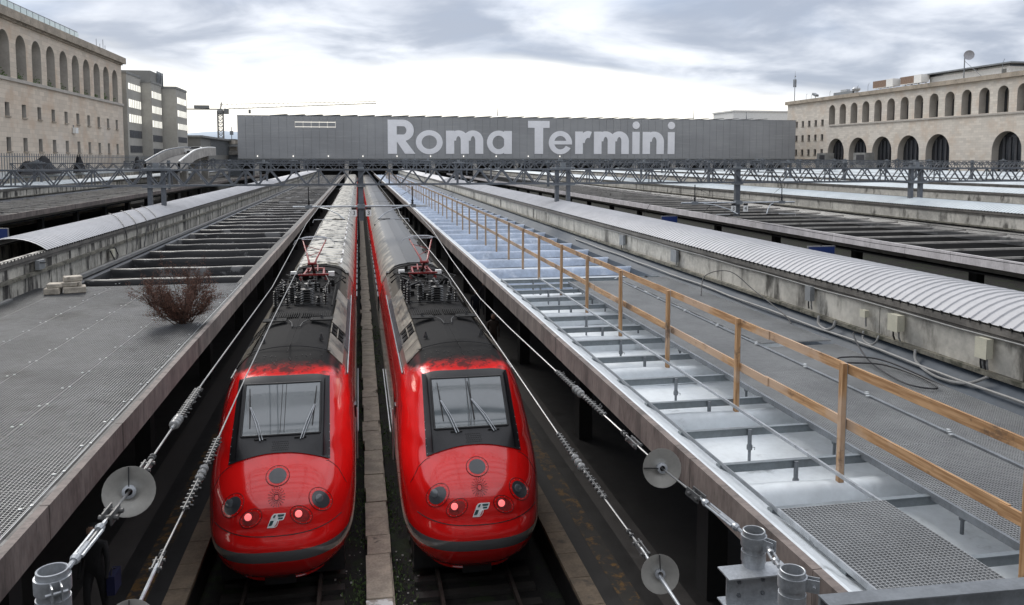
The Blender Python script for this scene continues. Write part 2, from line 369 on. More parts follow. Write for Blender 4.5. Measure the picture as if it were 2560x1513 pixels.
def inst(name, me, parent, loc, rot=None, scale=None):
    o = bpy.data.objects.new(name, me); COL.objects.link(o)
    o.location = Vector(loc) - wloc(parent)
    if parent: o.parent = parent
    if rot: o.rotation_euler = rot
    if scale: o.scale = scale
    return o
def tag(o, label, cat, group=None):
    o['label'] = label; o['category'] = cat
    if group: o['group'] = group
    return o
def thing(name, label, cat, loc=(0, 0, 0), group=None):
    o = bpy.data.objects.new(name, None); COL.objects.link(o); o.location = loc; o.empty_display_size = .2
    return tag(o, label, cat, group)
def struct(o): o['kind'] = 'structure'; return o
def copy_tree(o, parent=None):
    c = o.copy(); COL.objects.link(c)
    if parent: c.parent = parent
    for ch in list(o.children): copy_tree(ch, c)
    return c
# ------------------------------------------------------------------ ground, tracks, platforms
struct(M().grid([[(x, y, -.25) for x in (-4000, -60, -30, 0, 30, 60, 170, 4000)] for y in (-60, 0, 60, 120, 240, 1000, 9000)]).build('ground', BALL))
H = M()
def hillz(x): return max(0, 215*math.exp(-((x+1850)/330)**2) + 290*math.exp(-((x+1270)/400)**2) + 120*math.exp(-((x+3600)/900)**2))
rows = []
for j, fy in enumerate((0, .35, .7, 1, 1.4)):
    rows.append([(x, 8000 + j*220, (-2 if j == 0 else hillz(x)*(.35, .35, .75, 1, .8)[j] + 8*math.sin(x*.013+j))) for x in range(-6000, 601, 120)])
struct(H.grid(rows).build('distant_hills', HILLM, smooth=True))

TR = {}
def track(xc, y0, y1, lab):
    t = thing('railway_track', lab, 'railway track', (xc, y0, -.2), 'railway tracks'); t['kind'] = 'structure'
    del t['category']; del t['group']
    for sx in (-.75, .75):
        M().ext([(xc+sx-.035, -.14), (xc+sx+.035, -.14), (xc+sx+.035, 0), (xc+sx-.035, 0)], 'y', y0, y1).build('rail', RAILM, t)
    sm_ = M()
    y = y0
    while y < min(y1, 110): sm_.box(xc-1.25, xc+1.25, y, y+.25, -.24, -.15); y += .65
    sm_.build('sleeper', SLEEP, t, stuff=True)
for xc, lab in ((-1.66, 'track under the left red train'), (2.30, 'track under the right red train'), (21.9, 'sunken track beyond the first right canopy'), (24.0-6.0, 'dark track beside the first right canopy'), (-18.6, 'dark track beyond the left canopy'), (-22.6, 'track below the far left canopy')):
    track(xc, 13.5, 238, lab)

def platform(x0, x1, edges):
    p = struct(M().box(min(x0, x1), max(x0, x1), 3, 238, -.2, .546).build('platform', PLAT))
    for xe, sg in edges:
        # coping stones along the platform edge, then yellow line and tactile strip
        me = M().box(0, .42*sg, 0, .985, -.06, .03).mesh('coping_stone', COPE)
        for k in range(60): inst('coping_stone', me, p, (xe-.04*sg, 12+k, .546))
        M().box(xe+.38*sg, xe+.42*sg, 72, 238, .5, .57).build('edge_line', COPE, p)
        M().grid([[(xe+a*sg, y, .551) for a in (.72, 1.1)] for y in range(4, 239, 2)]).build('yellow_line', YELL, p)
        M().grid([[(xe+a*sg, y, .5505) for a in (1.45, 2.05)] for y in range(4, 239, 2)]).build('tactile_strip', PLAT_L, p)
platform(-3.33, -16.6, [(-3.33, -1)])
platform(4.02, 16.3, [(4.02, 1)])
platform(25.6, 41, []); platform(-25.2, -41, [])

# concrete slab walkway between the two tracks
wk = struct(M().box(.08, .60, 10, 238, -.22, -.02).build('concrete_walkway', SLAB))
slab_me = [M().box(-.26, .26, 0, .915, 0, .09).mesh('paving_slab', m_) for m_ in (SLAB, SLAB, SLAB_W)]
y = 13.0; k = 0
for k in range(75):
    o = inst('paving_slab', slab_me[2] if k == 2 else slab_me[0], wk, (.31 + .02*math.sin(k*1.7) + random.uniform(-.025, .025), y + random.uniform(0, .02), random.uniform(-.01, .02)))
    o.rotation_euler = (random.uniform(-.012, .012), random.uniform(-.02, .02), random.uniform(-.018, .018))
    if k == 2: o['label'] = 'paving slab splashed with white paint'
    y += .935
# weeds and moss along the walkway
g = M()
for i in range(5200):
    yy = 13 + 32*random.random()**1.5; sd = random.choice((-1, 1))
    w = abs(random.gauss(0, .22)); xx = .34 + sd*(.27 + w)
    cl = math.sin(yy*1.9+sd)*math.sin(yy*.7+1.3*sd)
    if cl < random.uniform(-.7, .5): continue
    s_ = random.uniform(.02, .055); a = random.uniform(0, 6.28); h = random.uniform(.02, .09)
    z0 = -.21 + random.uniform(0, .12)
    g.add([(xx, yy, z0), (xx+s_*math.cos(a), yy+s_*math.sin(a), z0+h), (xx+s_*math.cos(a+1.2), yy+s_*math.sin(a+1.2), z0+h*.7)], [(0, 1, 2)])
o = g.build('trackside_weeds', LEAFG); o['kind'] = 'stuff'
# light litter and pale stones beside the walkway
g = M()
for i in range(90):
    yy = random.uniform(14, 19); xx = .31 + random.choice((-1, 1))*random.uniform(.35, 1.1); s_ = random.uniform(.008, .022)
    g.box(xx-s_, xx+s_, yy-s_, yy+s_, -.24, -.24+s_)
o = g.build('pale_track_stones', pm('pale_stone', (.38, .37, .35), .8, var=.3)); o['kind'] = 'stuff'

# station hall behind and around the camera: unseen roof strips added to shape windscreen reflections
hall = thing('station_hall', 'grey station head building with a pale band facing the platforms', 'station building', (0, -2, 0))
M().box(-60, 160, -10, -1.6, -.2, 11.4).build('wall', BRICK, hall)
M().box(-60, 160, -1.6, -1.2, 9.3, 9.6).build('cornice', WHITEP, hall)
def added_strip_mat():
    m, t = new_mat('added_strip_polycarbonate'); b = NB(t); tl = b.n('ShaderNodeBsdfTranslucent'); tl.inputs[0].default_value = (.9, .9, .9, 1); di = b.n('ShaderNodeBsdfDiffuse'); di.inputs[0].default_value = (.8, .8, .8, 1)
    mx = b.n('ShaderNodeMixShader'); mx.inputs[0].default_value = .25; b.l(tl.outputs[0], mx.inputs[1]); b.l(di.outputs[0], mx.inputs[2]); o = b.n('ShaderNodeOutputMaterial'); b.l(mx.outputs[0], o.inputs[0]); return m
M().box(-24, 30, 15.55, 16.0, 14.0, 14.02).build('added_reflection_strip', added_strip_mat(), hall)  # added unseen strip, draws a bright line in the windscreens
sl0 = M().box(-24, 30, 0, .16, 13.9, 14.0).mesh('added_shade_slat', GALV_D)  # added unseen slats darken the lower windscreen reflection
for k in range(9): inst('added_shade_slat', sl0, hall, (0, 7.0 + k, 0))
rb_ = M().box(-.06, .06, -1.2, 15.68, 13.8, 13.99).mesh('added_roof_beam', GALV_D)  # unseen beams of the same added overhead roof
for k in range(-6, 8, 2): inst('added_roof_beam', rb_, hall, (k*4.2+1.3, 0, 0))
wm = M().box(-1.1, 1.1, -.05, .05, -2, 2).mesh('window', WIN_D)
for k in range(-14, 30):
    inst('window', wm, hall, (k*4.2, -1.58, 5)); inst('window', wm, hall, (k*4.2, -1.58, 10.6), scale=(1, 1, .3))

# ------------------------------------------------------------------ platform canopies
RIB0, RIBP = 9.75, 3.1
ZL, ZFLOOR, ZE, ZC = 4.80, 4.15, 5.85, 6.24     # lip, floor, eave, crown
def rib_mesh(name, x0, x1, mat, seg=10):
    "rounded upstand across the wing with a slightly uneven skin"
    m = M(); rows = []
    prof = [(-.24, 0), (-.2, .12), (-.17, .25), (-.1, .31), (0, .325), (.1, .31), (.17, .25), (.2, .12), (.26, 0)]
    for i in range(seg+1):
        x = x0 + (x1-x0)*i/seg; w = .015*math.sin(i*2.1); rows.append([(x, a + w, ZFLOOR + h + .012*math.sin(i*1.3+a*9)) for a, h in prof])
    m.grid(rows); return m.mesh(name, mat, smooth=True)
def sheet_mesh(half, rise, ln, pitch, mat, ribs=True, ax=1):
    "one corrugated sheet: arc across x, ribs along the arc"
    ys = []
    n = max(1, round(ln/pitch))
    for k in range(n):
        b = k*pitch
        ys += [(b, 0), (b+pitch*.62, 0), (b+pitch*.70, 1), (b+pitch*.88, 1), (b+pitch*.96, 0)]
    ys.append((ln, 0))
    if not ribs: ys = [(0, 0), (ln, 0)]
    rad = (half**2 + rise**2)/(2*rise); th = math.asin(half/rad); rows = []
    for yv, hgt in ys:
        rows.append([((rad+hgt*.026)*math.sin(t), yv, (rad+hgt*.026)*math.cos(t) - (rad-rise)) for t in np.linspace(-th, th, 13)])
    return M().grid(rows).mesh('roof_sheet', mat, smooth=True)
def canopy(sg, xe, xw, vw, xf, label, mats, y0=4., y1=236., fine=True, corr=None, rib_from=9., gap=None, ledge=4.92, wallmat=None, wallz=None, fasc=FASC):
    flo, ribm, kerb, band = mats
    X = lambda a: a*sg
    T = thing('platform_canopy', label, 'platform canopy', (X((xe+xf)/2), y0, 0), 'platform canopies')
    corr = corr or CORR; wallmat = wallmat or CONC_W
    # slab, kerb and fascia
    M().box(min(X(xe+.6), X(xw+.1)), max(X(xe+.6), X(xw+.1)), y0, y1, 4.03, ZFLOOR).build('roof_slab', flo, T)
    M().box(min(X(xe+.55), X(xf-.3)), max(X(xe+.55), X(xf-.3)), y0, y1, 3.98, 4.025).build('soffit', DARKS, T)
    kp = [(X(xe+.10), 4.43), (X(xe+.10), ZL), (X(xe+.16), ZL+.005), (X(xe+.34), ZL-.10), (X(xe+.62), ZL-.26), (X(xe+.72), ZFLOOR-.05), (X(xe+.62), ZFLOOR-.05)]
    M().ext(kp, 'y', y0, y1).build('roof_kerb', kerb, T)
    fz0, fz1 = 4.40, ZL+.02
    if fine:
        L3 = 3.0
        fm = M().box(min(0, X(.105)), max(0, X(.105)), 0, L3-.015, fz0, fz1).mesh('fascia_panel', fasc)
        yy = y0
        while yy < 118:
            o = inst('fascia_panel', fm, T, (X(xe), yy, 0)); o.location.x += random.uniform(-.006, .006); yy += L3
        M().box(min(X(xe), X(xe+.105)), max(X(xe), X(xe+.105)), yy, y1, fz0, fz1).build('fascia', fasc, T)
    else:
        M().box(min(X(xe), X(xe+.105)), max(X(xe), X(xe+.105)), y0, y1, fz0, fz1).build('fascia', fasc, T)
    # inner sloped band up to the wall
    xb = xw-.45
    bp = [(X(xb-.12), ZFLOOR-.02), (X(xb-.05), 4.44), (X(xb+.06), 4.5), (X(xw+.02), ledge-.06), (X(xw+.02), ZFLOOR-.02)]
    M().ext(bp, 'y', y0, y1).build('roof_upstand', band, T)
    # cross ribs
    rm = rib_mesh('roof_rib', X(xe+.6), X(xb), ribm)
    yy = RIB0
    while yy < (y1 if fine else min(y1, 120)):
        if yy >= rib_from:
            o = inst('roof_rib', rm, T, (0, yy, 0)); o.location.z += random.uniform(-.02, .02); o.scale = (1, random.uniform(.85, 1.15), 1)
        yy += RIBP
    # clerestory wall
    wz0 = wallz or (ledge-.1)
    if fine:
        pm_ = M().box(min(0, X(.14)), max(0, X(.14)), 0, 3.98, wz0, ZE-.02).mesh('wall_panel', wallmat)
        yy = y0
        while yy < 120:
            o = inst('wall_panel', pm_, T, (X(xw), yy, 0)); o.location.x += random.uniform(-.008, .008); yy += 4.0
        M().box(min(X(xw), X(xw+.14)), max(X(xw), X(xw+.14)), yy, y1, wz0, ZE-.02).build('wall', wallmat, T)
    else:
        M().box(min(X(xw), X(xw+.14)), max(X(xw), X(xw+.14)), y0, y1, wz0, ZE-.02).build('wall', wallmat, T)
    lg = M(); lg.box(min(X(xw-.12), X(xw+.02)), max(X(xw-.12), X(xw+.02)), y0, y1, ledge-.03, ledge+.05)
    lg.build('wall_ledge', LEDGE, T)
    gt = M(); gt.box(min(X(xw-.09), X(xw+.12)), max(X(xw-.09), X(xw+.12)), y0, y1, ZE-.17, ZE-.04)
    gt.box(min(X(xw-.05), X(xw+.10)), max(X(xw-.05), X(xw+.10)), y0, y1, ZE-.27, ZE-.19); gt.build('eave_gutter', GUTT, T)
    # far wall and far wing
    xo = xw + vw
    M().box(min(X(xo-.14), X(xo)), max(X(xo-.14), X(xo)), y0, y1, 4.1, ZE-.02).build('far_wall', wallmat, T)
    M().box(min(X(xo), X(xf)), max(X(xo), X(xf)), y0, y1, 4.2, 4.7).build('far_wing', kerb, T)
    # corrugated vault
    half = vw/2 + .1; rise = ZC-ZE; xc = X(xw + vw/2)
    if fine:
        sh = sheet_mesh(half, rise, 1.0, .25, corr); yy = y0
        while yy < 112:
            if not (gap and gap[0]-.9 <= yy < gap[1]):
                inst('roof_sheet', sh, T, (xc, yy, ZE))
            yy += 1.0
        inst('long_roof_sheet', sheet_mesh(half, rise, y1-yy, .25, corr, False), T, (xc, yy, ZE))
    else:
        inst('roof_sheet', sheet_mesh(half, rise, y1-y0, .25 if y1-y0 < 130 else .5, corr, True), T, (xc, y0, ZE))
    if fine:
        hk = M(); yy = y0
        while yy < 60: hk.bar((X(xw-.1), yy+.2, ZE+.0), (X(xw-.05), yy+.2, ZE-.16), .012, .03); yy += .25
        hk.build('eave_hook', DARK, T, stuff=True)
    # columns below
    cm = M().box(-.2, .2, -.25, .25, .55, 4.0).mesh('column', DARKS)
    for k in range(16 if fine else 8): inst('column', cm, T, (X(xe+2.2), 14 + k*(9 if fine else 18), 0))
    return T
DARKS = pm('shade_black_soffit', (.008, .008, .008), .8, var=.3)  # near-black colour deepens the shade on soffits and columns
NEW = (MEMB, MEMB_B, MEMB, MEMB_G); OLD = (BITU, BITU_R, BITU_K, BITU)
CR1 = canopy(1, 4.31, 11.3, 2.2, 17.4, 'first platform canopy right of the trains, with fresh grey roof membrane and timber railing', NEW, rib_from=6, fasc=FASC)
# near field of the new roof is plain light membrane under the steel frame: ribs there are the same light grey
for o in CR1.children:
    if o.name.startswith('roof_rib') and o.location.y + 4 < 27.0:
        if 'rib_near' not in bpy.data.meshes:
            me = o.data.copy(); me.name = 'rib_near'; me.materials[0] = MEMB
        o.data = bpy.data.meshes['rib_near']
CL1 = canopy(-1, 3.58, 10.2, 2.0, 16.4, 'platform canopy left of the trains, with black ribbed roof and grating', OLD, rib_from=29, gap=(24.2, 28.2), ledge=4.55, wallmat=CONC_OLD)
M().box(-10.22, -10.08, 4, 236, 5.17, 5.27).build('wall_ledge', LEDGE, CL1)
HOLE_SHADE = pm('shade_black_floor', (.004, .004, .004), .9, var=.3, spec=.05)  # near-black sheet stands in for deep shade in the open wings
OLD2 = (HOLE_SHADE, BITU_R, CONC, BITU)
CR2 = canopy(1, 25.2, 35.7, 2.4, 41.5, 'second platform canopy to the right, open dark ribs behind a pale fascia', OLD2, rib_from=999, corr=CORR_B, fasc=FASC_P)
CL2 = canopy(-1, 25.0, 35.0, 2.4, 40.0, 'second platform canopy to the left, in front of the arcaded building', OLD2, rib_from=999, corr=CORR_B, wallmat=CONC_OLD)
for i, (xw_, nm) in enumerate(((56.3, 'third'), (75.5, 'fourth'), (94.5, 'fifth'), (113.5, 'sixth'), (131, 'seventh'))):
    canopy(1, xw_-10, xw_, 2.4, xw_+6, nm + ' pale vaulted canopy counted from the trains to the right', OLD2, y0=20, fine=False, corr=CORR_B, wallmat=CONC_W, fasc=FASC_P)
# open grid beams over the dark right wing
t2 = CR2
bm_ = M().box(25.5, 35.3, -.05, .05, 4.60, 4.69).mesh('cross_beam', CONC)
for k in range(40): inst('cross_beam', bm_, t2, (0, RIB0+1.5+k*RIBP, 0))
bm2_ = M().box(-34.6, -25.3, -.07, .07, 4.56, 4.69).mesh('cross_beam', CONC)
for k in range(4, 60): inst('cross_beam', bm2_, CL2, (0, RIB0+k*RIBP, 0))
# flat metal roof beside the left building
lr = thing('side_roof', 'flat pale metal roof along the foot of the left arcaded building', 'roof', (-42, 60, 0))
M().ext([(-44.9, 7.2), (-40.2, 6.75), (-40.2, 6.55), (-44.9, 6.9)], 'y', 40, 172).build('roof_sheet', CORR_B, lr)
M().box(-40.3, -40.15, 40, 172, 4.0, 6.5).build('wall', CONC_OLD, lr)
fe = thing('steel_fence', 'tall dark picket fence on the side roof before the left arcaded building', 'fence', (-40.6, 60, 6.8))
pk = M().box(-.035, .035, -.035, .035, 0, 2.75).mesh('picket', GALV_D)
for k in range(150): inst('picket', pk, fe, (-40.6, 62+k*.75, 6.8))
M().box(-40.63, -40.57, 62, 174, 9.1, 9.2).build('rail', GALV_D, fe); M().box(-40.63, -40.57, 62, 174, 7.5, 7.58).build('rail', GALV_D, fe)
def tarp(name, lab, cx, cy, w, h, seed):
    rr = random.Random(seed); rows = []
    for j in range(9):
        v = j/8; rows.append([])
        for i in range(15):
            u = i/14; env = math.sin(math.pi*min(1, max(0, u)))**.6
            rows[-1].append((cx + .7*(1-v) + rr.uniform(-.08, .08), cy + (u-.5)*w*(1-.35*v), 6.9 + h*v*env*(.85+.25*math.sin(u*9+seed)) + rr.uniform(-.05, .05)))
    m = M().grid(rows); m.grid([[(p[0]-1.2*(1-p[2]/12), p[1], p[2]-.02) for p in r] for r in rows])
    tag(m.build(name, CLOTH, smooth=True), lab, 'tarpaulin', 'black tarpaulins on the fence')
tarp('black_tarpaulin', 'widest black tarpaulin slumped over the fence below the left arcade', -40.2, 114, 17, 2.6, 1)
tarp('black_tarpaulin', 'narrow black tarpaulin hung right of the widest one', -40.2, 129.5, 4, 2.7, 2)
tarp('black_tarpaulin', 'small black tarpaulin on the fence near the grey office block', -40.2, 162, 7, 2.3, 3)

# ------------------------------------------------------------------ gratings
def grating_mesh(w, l, px, py, mat, bw=.008, bh=.03):
    m = M(); n = round(w/px)
    for i in range(n+1):
        x = i*w/n; m.box(x-bw/2, x+bw/2, 0, l, -bh, 0)
    k = round(l/py)
    for j in range(k+1):
        y = j*l/k; m.box(0, w, y-bw/2, y+bw/2, -bh*.75, .0015)
    return m.mesh('bar_mesh', mat)
GRP = 'steel grating panels on the left canopy'
gl = thing('walkway_grating', 'large grey steel bar grating covering the near left canopy roof', 'grating', (-6.4, 17, 4.75))
gm = grating_mesh(1.29, 2.13, .052, .052, GRAT, .0085)
clip = M()
for i in range(5):
    for j in range(10):
        x0 = -3.84 - 1.31*(i+1); y0_ = 6.4 + j*2.15
        if i == 4: continue
        inst('grating_panel', gm, gl, (x0, y0_, 4.75))
for i in range(4):
    x = -3.84-1.31*i
    for j in range(21):
        y_ = 6.9 + j*1.075
        for q in (-.05, .04): clip.box(x-.05+q, x-.015+q, y_+q-.01, y_+q+.015, 4.752, 4.766)
clip.build('clip', CLIP, gl, stuff=True)
x_in = -3.84-1.31*4
gm2 = grating_mesh(.95, 2.13, .052, .052, GRAT, .0085)
for j in range(10): inst('grating_panel', gm2, gl, (x_in-.97, 6.4+j*2.15, 4.75))
M().box(-3.845, -3.825, 6.2, 27.9, 4.69, 4.752).build('edge_angle', GALV_D, gl)
lg_me = M().box(-.012, .012, -.04, .04, -.33, 0).mesh('support_leg', GALV_D)
bt = M().box(-5.3, 0, -.04, .04, -.12, -.035).mesh('support_beam', GALV_D)
for j in range(11):
    inst('support_leg', lg_me, gl, (-3.86, 7.0+j*2.05, 4.74)); inst('support_beam', bt, gl, (-3.86, 7.0+j*2.05, 4.74))
# right-hand walkways
gw = thing('walkway_grating', 'long steel grating walkway behind the timber railing on the right canopy', 'grating', (8, 16, 4.72))
gm3 = grating_mesh(1.68, 2.0, .045, .045, pm('grating_steel_mid', (.33, .335, .335), .45, metal=.35, var=.15, scale=1), .0085)
for j in range(11):
    inst('grating_panel', gm3, gw, (6.95, 4.2+j*2.02, 4.70))
    inst('grating_panel', gm3, gw, (8.75, (4.2 if j < 6 else 4.35)+j*2.02, 4.70 if j < 6 else 4.76))
M().box(8.66, 8.72, 4.0, 26.4, 4.66, 4.725).build('seam_angle', GALV_D, gw)
M().box(6.90, 6.945, 4.0, 26.4, 4.62, 4.715).build('edge_angle', GALV_D, gw)
clip = M()
for j in range(12):
    for q in (-.06, .05, .14): clip.box(8.62+q*.6, 8.68+q*.6, 4.4+j*2.02+q, 4.45+j*2.02+q, 4.727, 4.742)
clip.build('clip', CLIP, gw, stuff=True)
gn = thing('walkway_grating', 'near single steel grating panel lying on the frame at bottom right', 'grating', (5.5, 7.5, 4.75))
inst('grating_panel', grating_mesh(1.36, 2.0, .048, .048, GRAT_L, .0065, .055), gn, (4.80, 6.5, 4.735))
M().box(4.775, 4.797, 6.3, 8.52, 4.67, 4.738).build('edge_angle', GALV, gn)

# steel sub-frame on the right canopy
fr = thing('steel_subframe', 'grey steel beam frame on pedestals over the near right canopy', 'steel frame', (6, 17, 4.3))
ys = [5.75, 7.2, 8.69, 10.12, 11.48, 12.97, 14.47, 16.2, 17.8, 19.24, 20.7, 22.3, 23.7, 25.1, 26.25, 27.4]
b1 = M().box(4.77, 10.5, -.025, .025, 4.545, 4.66)
b1.box(4.77, 10.5, -.045, .03, 4.655, 4.668)
b1.box(4.765, 4.78, -.06, .05, 4.54, 4.665)
b1m = b1.mesh('cross_beam', BEAM)
pd = M(); pd.tube([(0, 0, -.30), (0, 0, -.005)], .032, 10); pd.tube([(0, 0, -.52), (0, 0, -.28)], .024, 10); pd.lathe([(.04, -.33), (.045, -.31), (.045, -.27), (.04, -.25)], (0, 0, 0), n=10)
pd.tube([(.03, 0, -.29), (.09, 0, -.30), (.085, 0, -.34)], .006, 5); pd.lathe([(.1, -.525), (.1, -.512)], (0, 0, 0), n=12)
pdm = pd.mesh('pedestal', GALV_D, smooth=True)
for y_ in ys:
    inst('cross_beam', b1m, fr, (0, y_, 0))
    for x in (5.9, 7.35, 9.0): inst('pedestal', pdm, fr, (x, y_-.06, 4.66))
M().bar((4.80, 3.5, 4.685), (4.80, 27.5, 4.685), .018, .05).build('edge_angle', GALV_D, fr)
ra = M(); ra.bar((6.14, 8.3, 4.69), (6.14, 27.5, 4.69), .022, .045); ra.bar((6.18, 8.3, 4.678), (6.18, 27.5, 4.678), .05, .014); ra.build('runner_angle', GALV, fr)

# timber railing
rl = thing('timber_railing', 'brown two-rail timber railing running down the right canopy roof', 'railing', (6.33, 6, 4.45))
pmesh = []
for v in range(3):
    m = M(); m.box(-.035, .035, -.04, .04, 4.44, 6.10); pmesh.append(m.mesh('post', WOODZ))
py = [9.70+3.1*k for k in range(-2, 60)]
zg = M().box(.035, .047, -.035, .035, 4.44, 6.10).mesh('post_bracket', GALV)
for i, y_ in enumerate(py):
    o = inst('post', pmesh[i % 3], rl, (6.33, y_, 0)); o.rotation_euler = (random.uniform(-.006, .006), random.uniform(-.006, .006), 0)
    inst('post_bracket', zg, o, (6.33, y_, 0))
for kind, z0, z1 in (('top_rail', 5.955, 6.085), ('mid_rail', 5.20, 5.335)):
    y_ = 2.0; k = 0
    while y_ < 190:
        ln = 4.9 if y_ < 100 else 12
        dz = random.uniform(-.01, .01)
        m = M(); m.bar((6.40 + (.014 if k % 2 else 0), y_, (z0+z1)/2+dz), (6.40 + (.014 if k % 2 else 0), y_+ln+.12, (z0+z1)/2+dz+random.uniform(-.012, .012)), .032, z1-z0)
        m.build(kind, WOODY, rl); y_ += ln; k += 1

# ------------------------------------------------------------------ things on the right wall
def jbox(lab, x, y, z, w, d_, h, mat, pipes):
    t = thing('junction_box', lab, 'junction box', (x, y, z), 'junction boxes on the right wall')
    m = M().box(x-d_, x, y-w/2, y+w/2, z-h/2, z+h/2); m.build('case', mat, t)
    M().box(x-d_-.012, x-d_, y-w/2-.01, y+w/2+.01, z-h/2-.01, z+h/2+.01).build('lid', mat, t)
    for i in range(pipes):
        yy = y - w*.3 + w*.6*i/max(1, pipes-1)
        M().tube([(x-d_/2, yy, z-h/2), (x-d_/2, yy, z-h/2-.12), (x-.03, yy+.02, z-h/2-.22)], .018, 6).build('cable_gland', DARK if i % 2 else COND, t)
xw = 11.22
jbox('largest cream box on the right wall, with a dark gland below', xw, 15.2, 5.38, .30, .17, .34, BOXC, 2)
jbox('small square cream box left of the largest cream box', xw, 16.35, 5.36, .17, .10, .15, BOXC, 1)
jbox('cream box nearest the right edge, with several cables hanging below', xw, 12.75, 5.40, .26, .14, .36, BOXC, 4)
jbox('narrow grey box on the right wall below a hanging cable', xw, 18.6, 5.45, .22, .12, .36, BOXG, 2)
jbox('grey metal box with side latches, farther along the right wall', xw, 27.6, 5.35, .5, .09, .42, BOXG, 1)
jbox('weathered grey box farthest along the right wall', xw, 33.5, 5.35, .5, .10, .42, BOXG, 2)
cn = M(); pts = [(11.02+.02*math.sin(k*.9), 6+k*1.2, 4.70+.015*math.sin(k*1.7)) for k in range(30)]
tag(M().tube(pts, .028, 7).build('conduit_pipe', COND, smooth=True), 'long grey conduit running along the foot of the right wall', 'conduit')
tag(M().tube([(11.19, 6+k*1.5, 5.62+.012*math.sin(k*2.1)) for k in range(45)], .016, 6).build('conduit_pipe', COND, smooth=True), 'thin grey conduit clipped high on the right wall under the eave', 'conduit')
def loopc(name, lab, pts, r, mat, cat='cable'):
    # Catmull-Rom through the points
    P = [Vector(p) for p in pts]; out = []
    for i in range(len(P)-1):
        a, b, c, e = P[max(i-1, 0)], P[i], P[i+1], P[min(i+2, len(P)-1)]
        for k in range(8):
            t = k/8; out.append(.5*((2*b) + (c-a)*t + (2*a-5*b+4*c-e)*t*t + (3*b-a-3*c+e)*t**3))
    out.append(P[-1]); return tag(M().tube(out, r, 7).build(name, mat, smooth=True), lab, cat)
loopc('black_cable', 'loose black cable looped over the grating near the cream boxes', [(10.95, 16.0, 4.95), (10.6, 15.9, 5.02), (10.2, 14.9, 4.80), (9.9, 13.9, 4.75), (9.75, 12.9, 4.75), (10.1, 12.6, 4.75), (10.3, 13.4, 4.75), (10.1, 14.2, 4.78), (9.5, 14.6, 4.75), (9.7, 14.9, 4.77), (10.3, 14.4, 4.8), (10.5, 12.6, 4.66), (10.6, 11.3, 4.62)], .017, CABLE)
loopc('black_cable', 'thin black cable arching up from the membrane beside the rag', [(10.0, 22.6, 4.76), (10.3, 23.0, 5.3), (10.8, 22.4, 5.5), (11.0, 21.2, 5.1), (11.0, 19.6, 4.75), (10.6, 18.5, 4.72)], .014, CABLE)
loopc('hanging_hose', 'thick grey hose drooping below the right wall ledge', [(11.15, 14.6, 4.93), (11.05, 14.4, 4.72), (10.95, 13.7, 4.62), (11.0, 13.0, 4.68), (11.12, 12.6, 4.90)], .028, COND)
loopc('hanging_hose', 'grey hose ring hanging from the ledge under the narrow grey box', [(11.12, 18.1, 4.97), (11.05, 18.0, 4.8), (11.05, 17.7, 4.72), (11.05, 17.4, 4.82), (11.12, 17.4, 4.98)], .035, COND)
loopc('hanging_hose', 'pale hose ring hanging from the ledge under the small cream box', [(11.12, 16.3, 4.97), (11.05, 16.2, 4.8), (11.05, 15.95, 4.74), (11.05, 15.75, 4.84), (11.12, 15.75, 4.98)], .022, COND)
rg = M(); rr = random.Random(3)
rows = [[(9.35 + .09*i + rr.uniform(-.03, .03), 26.3 + .09*j + rr.uniform(-.03, .03), 4.62 + .17*math.exp(-((i-4)**2+(j-3)**2)/9)*rr.uniform(.6, 1.2)) for i in range(10)] for j in range(8)]
rgo = rg.grid(rows).build('black_rag', CLOTH, smooth=True); tag(rgo, 'crumpled black rag at the far end of the grating on the right', 'rag')

# ------------------------------------------------------------------ things on the left canopy
def block(lab, cx, cy, z0, a, b, c, rot):
    m = M(); j = lambda: random.uniform(-.02, .02)
    vs = [(x*a/2+j(), y*b/2+j(), z*c) for z in (0, 1) for x, y in ((-1, -1), (1, -1), (1, 1), (-1, 1))]
    m.add(vs, [(0,3,2,1),(4,5,6,7),(0,1,5,4),(1,2,6,5),(2,3,7,6),(3,0,4,7)])
    me = m.mesh('concrete_block', BLOCK); bmx = bmesh.new(); bmx.from_mesh(me); bmesh.ops.bevel(bmx, geom=bmx.edges, offset=.018, segments=1, affect='EDGES'); bmx.to_mesh(me); bmx.free()
    o = bpy.data.objects.new('concrete_block', me); COL.objects.link(o); o.location = (cx, cy, z0); o.rotation_euler = (0, 0, rot)
    tag(o, lab, 'concrete block', 'concrete blocks piled on the left grating')
bx, by = -8.80, 26.7
block('concrete block at the bottom left of the pile on the left grating', bx-.34, by-.1, 4.755, .44, .45, .19, .1)
block('concrete block at the bottom right of the pile, longest one', bx+.20, by+.1, 4.755, .60, .5, .19, .3)
block('thin slab lying on the left of the block pile', bx-.30, by-.05, 4.95, .40, .42, .12, .2)
block('middle slab in the block pile on the left grating', bx+.12, by+.12, 4.95, .54, .45, .14, .25)
block('topmost pale slab of the block pile on the left grating', bx+.12, by+.2, 5.095, .50, .40, .15, .45)
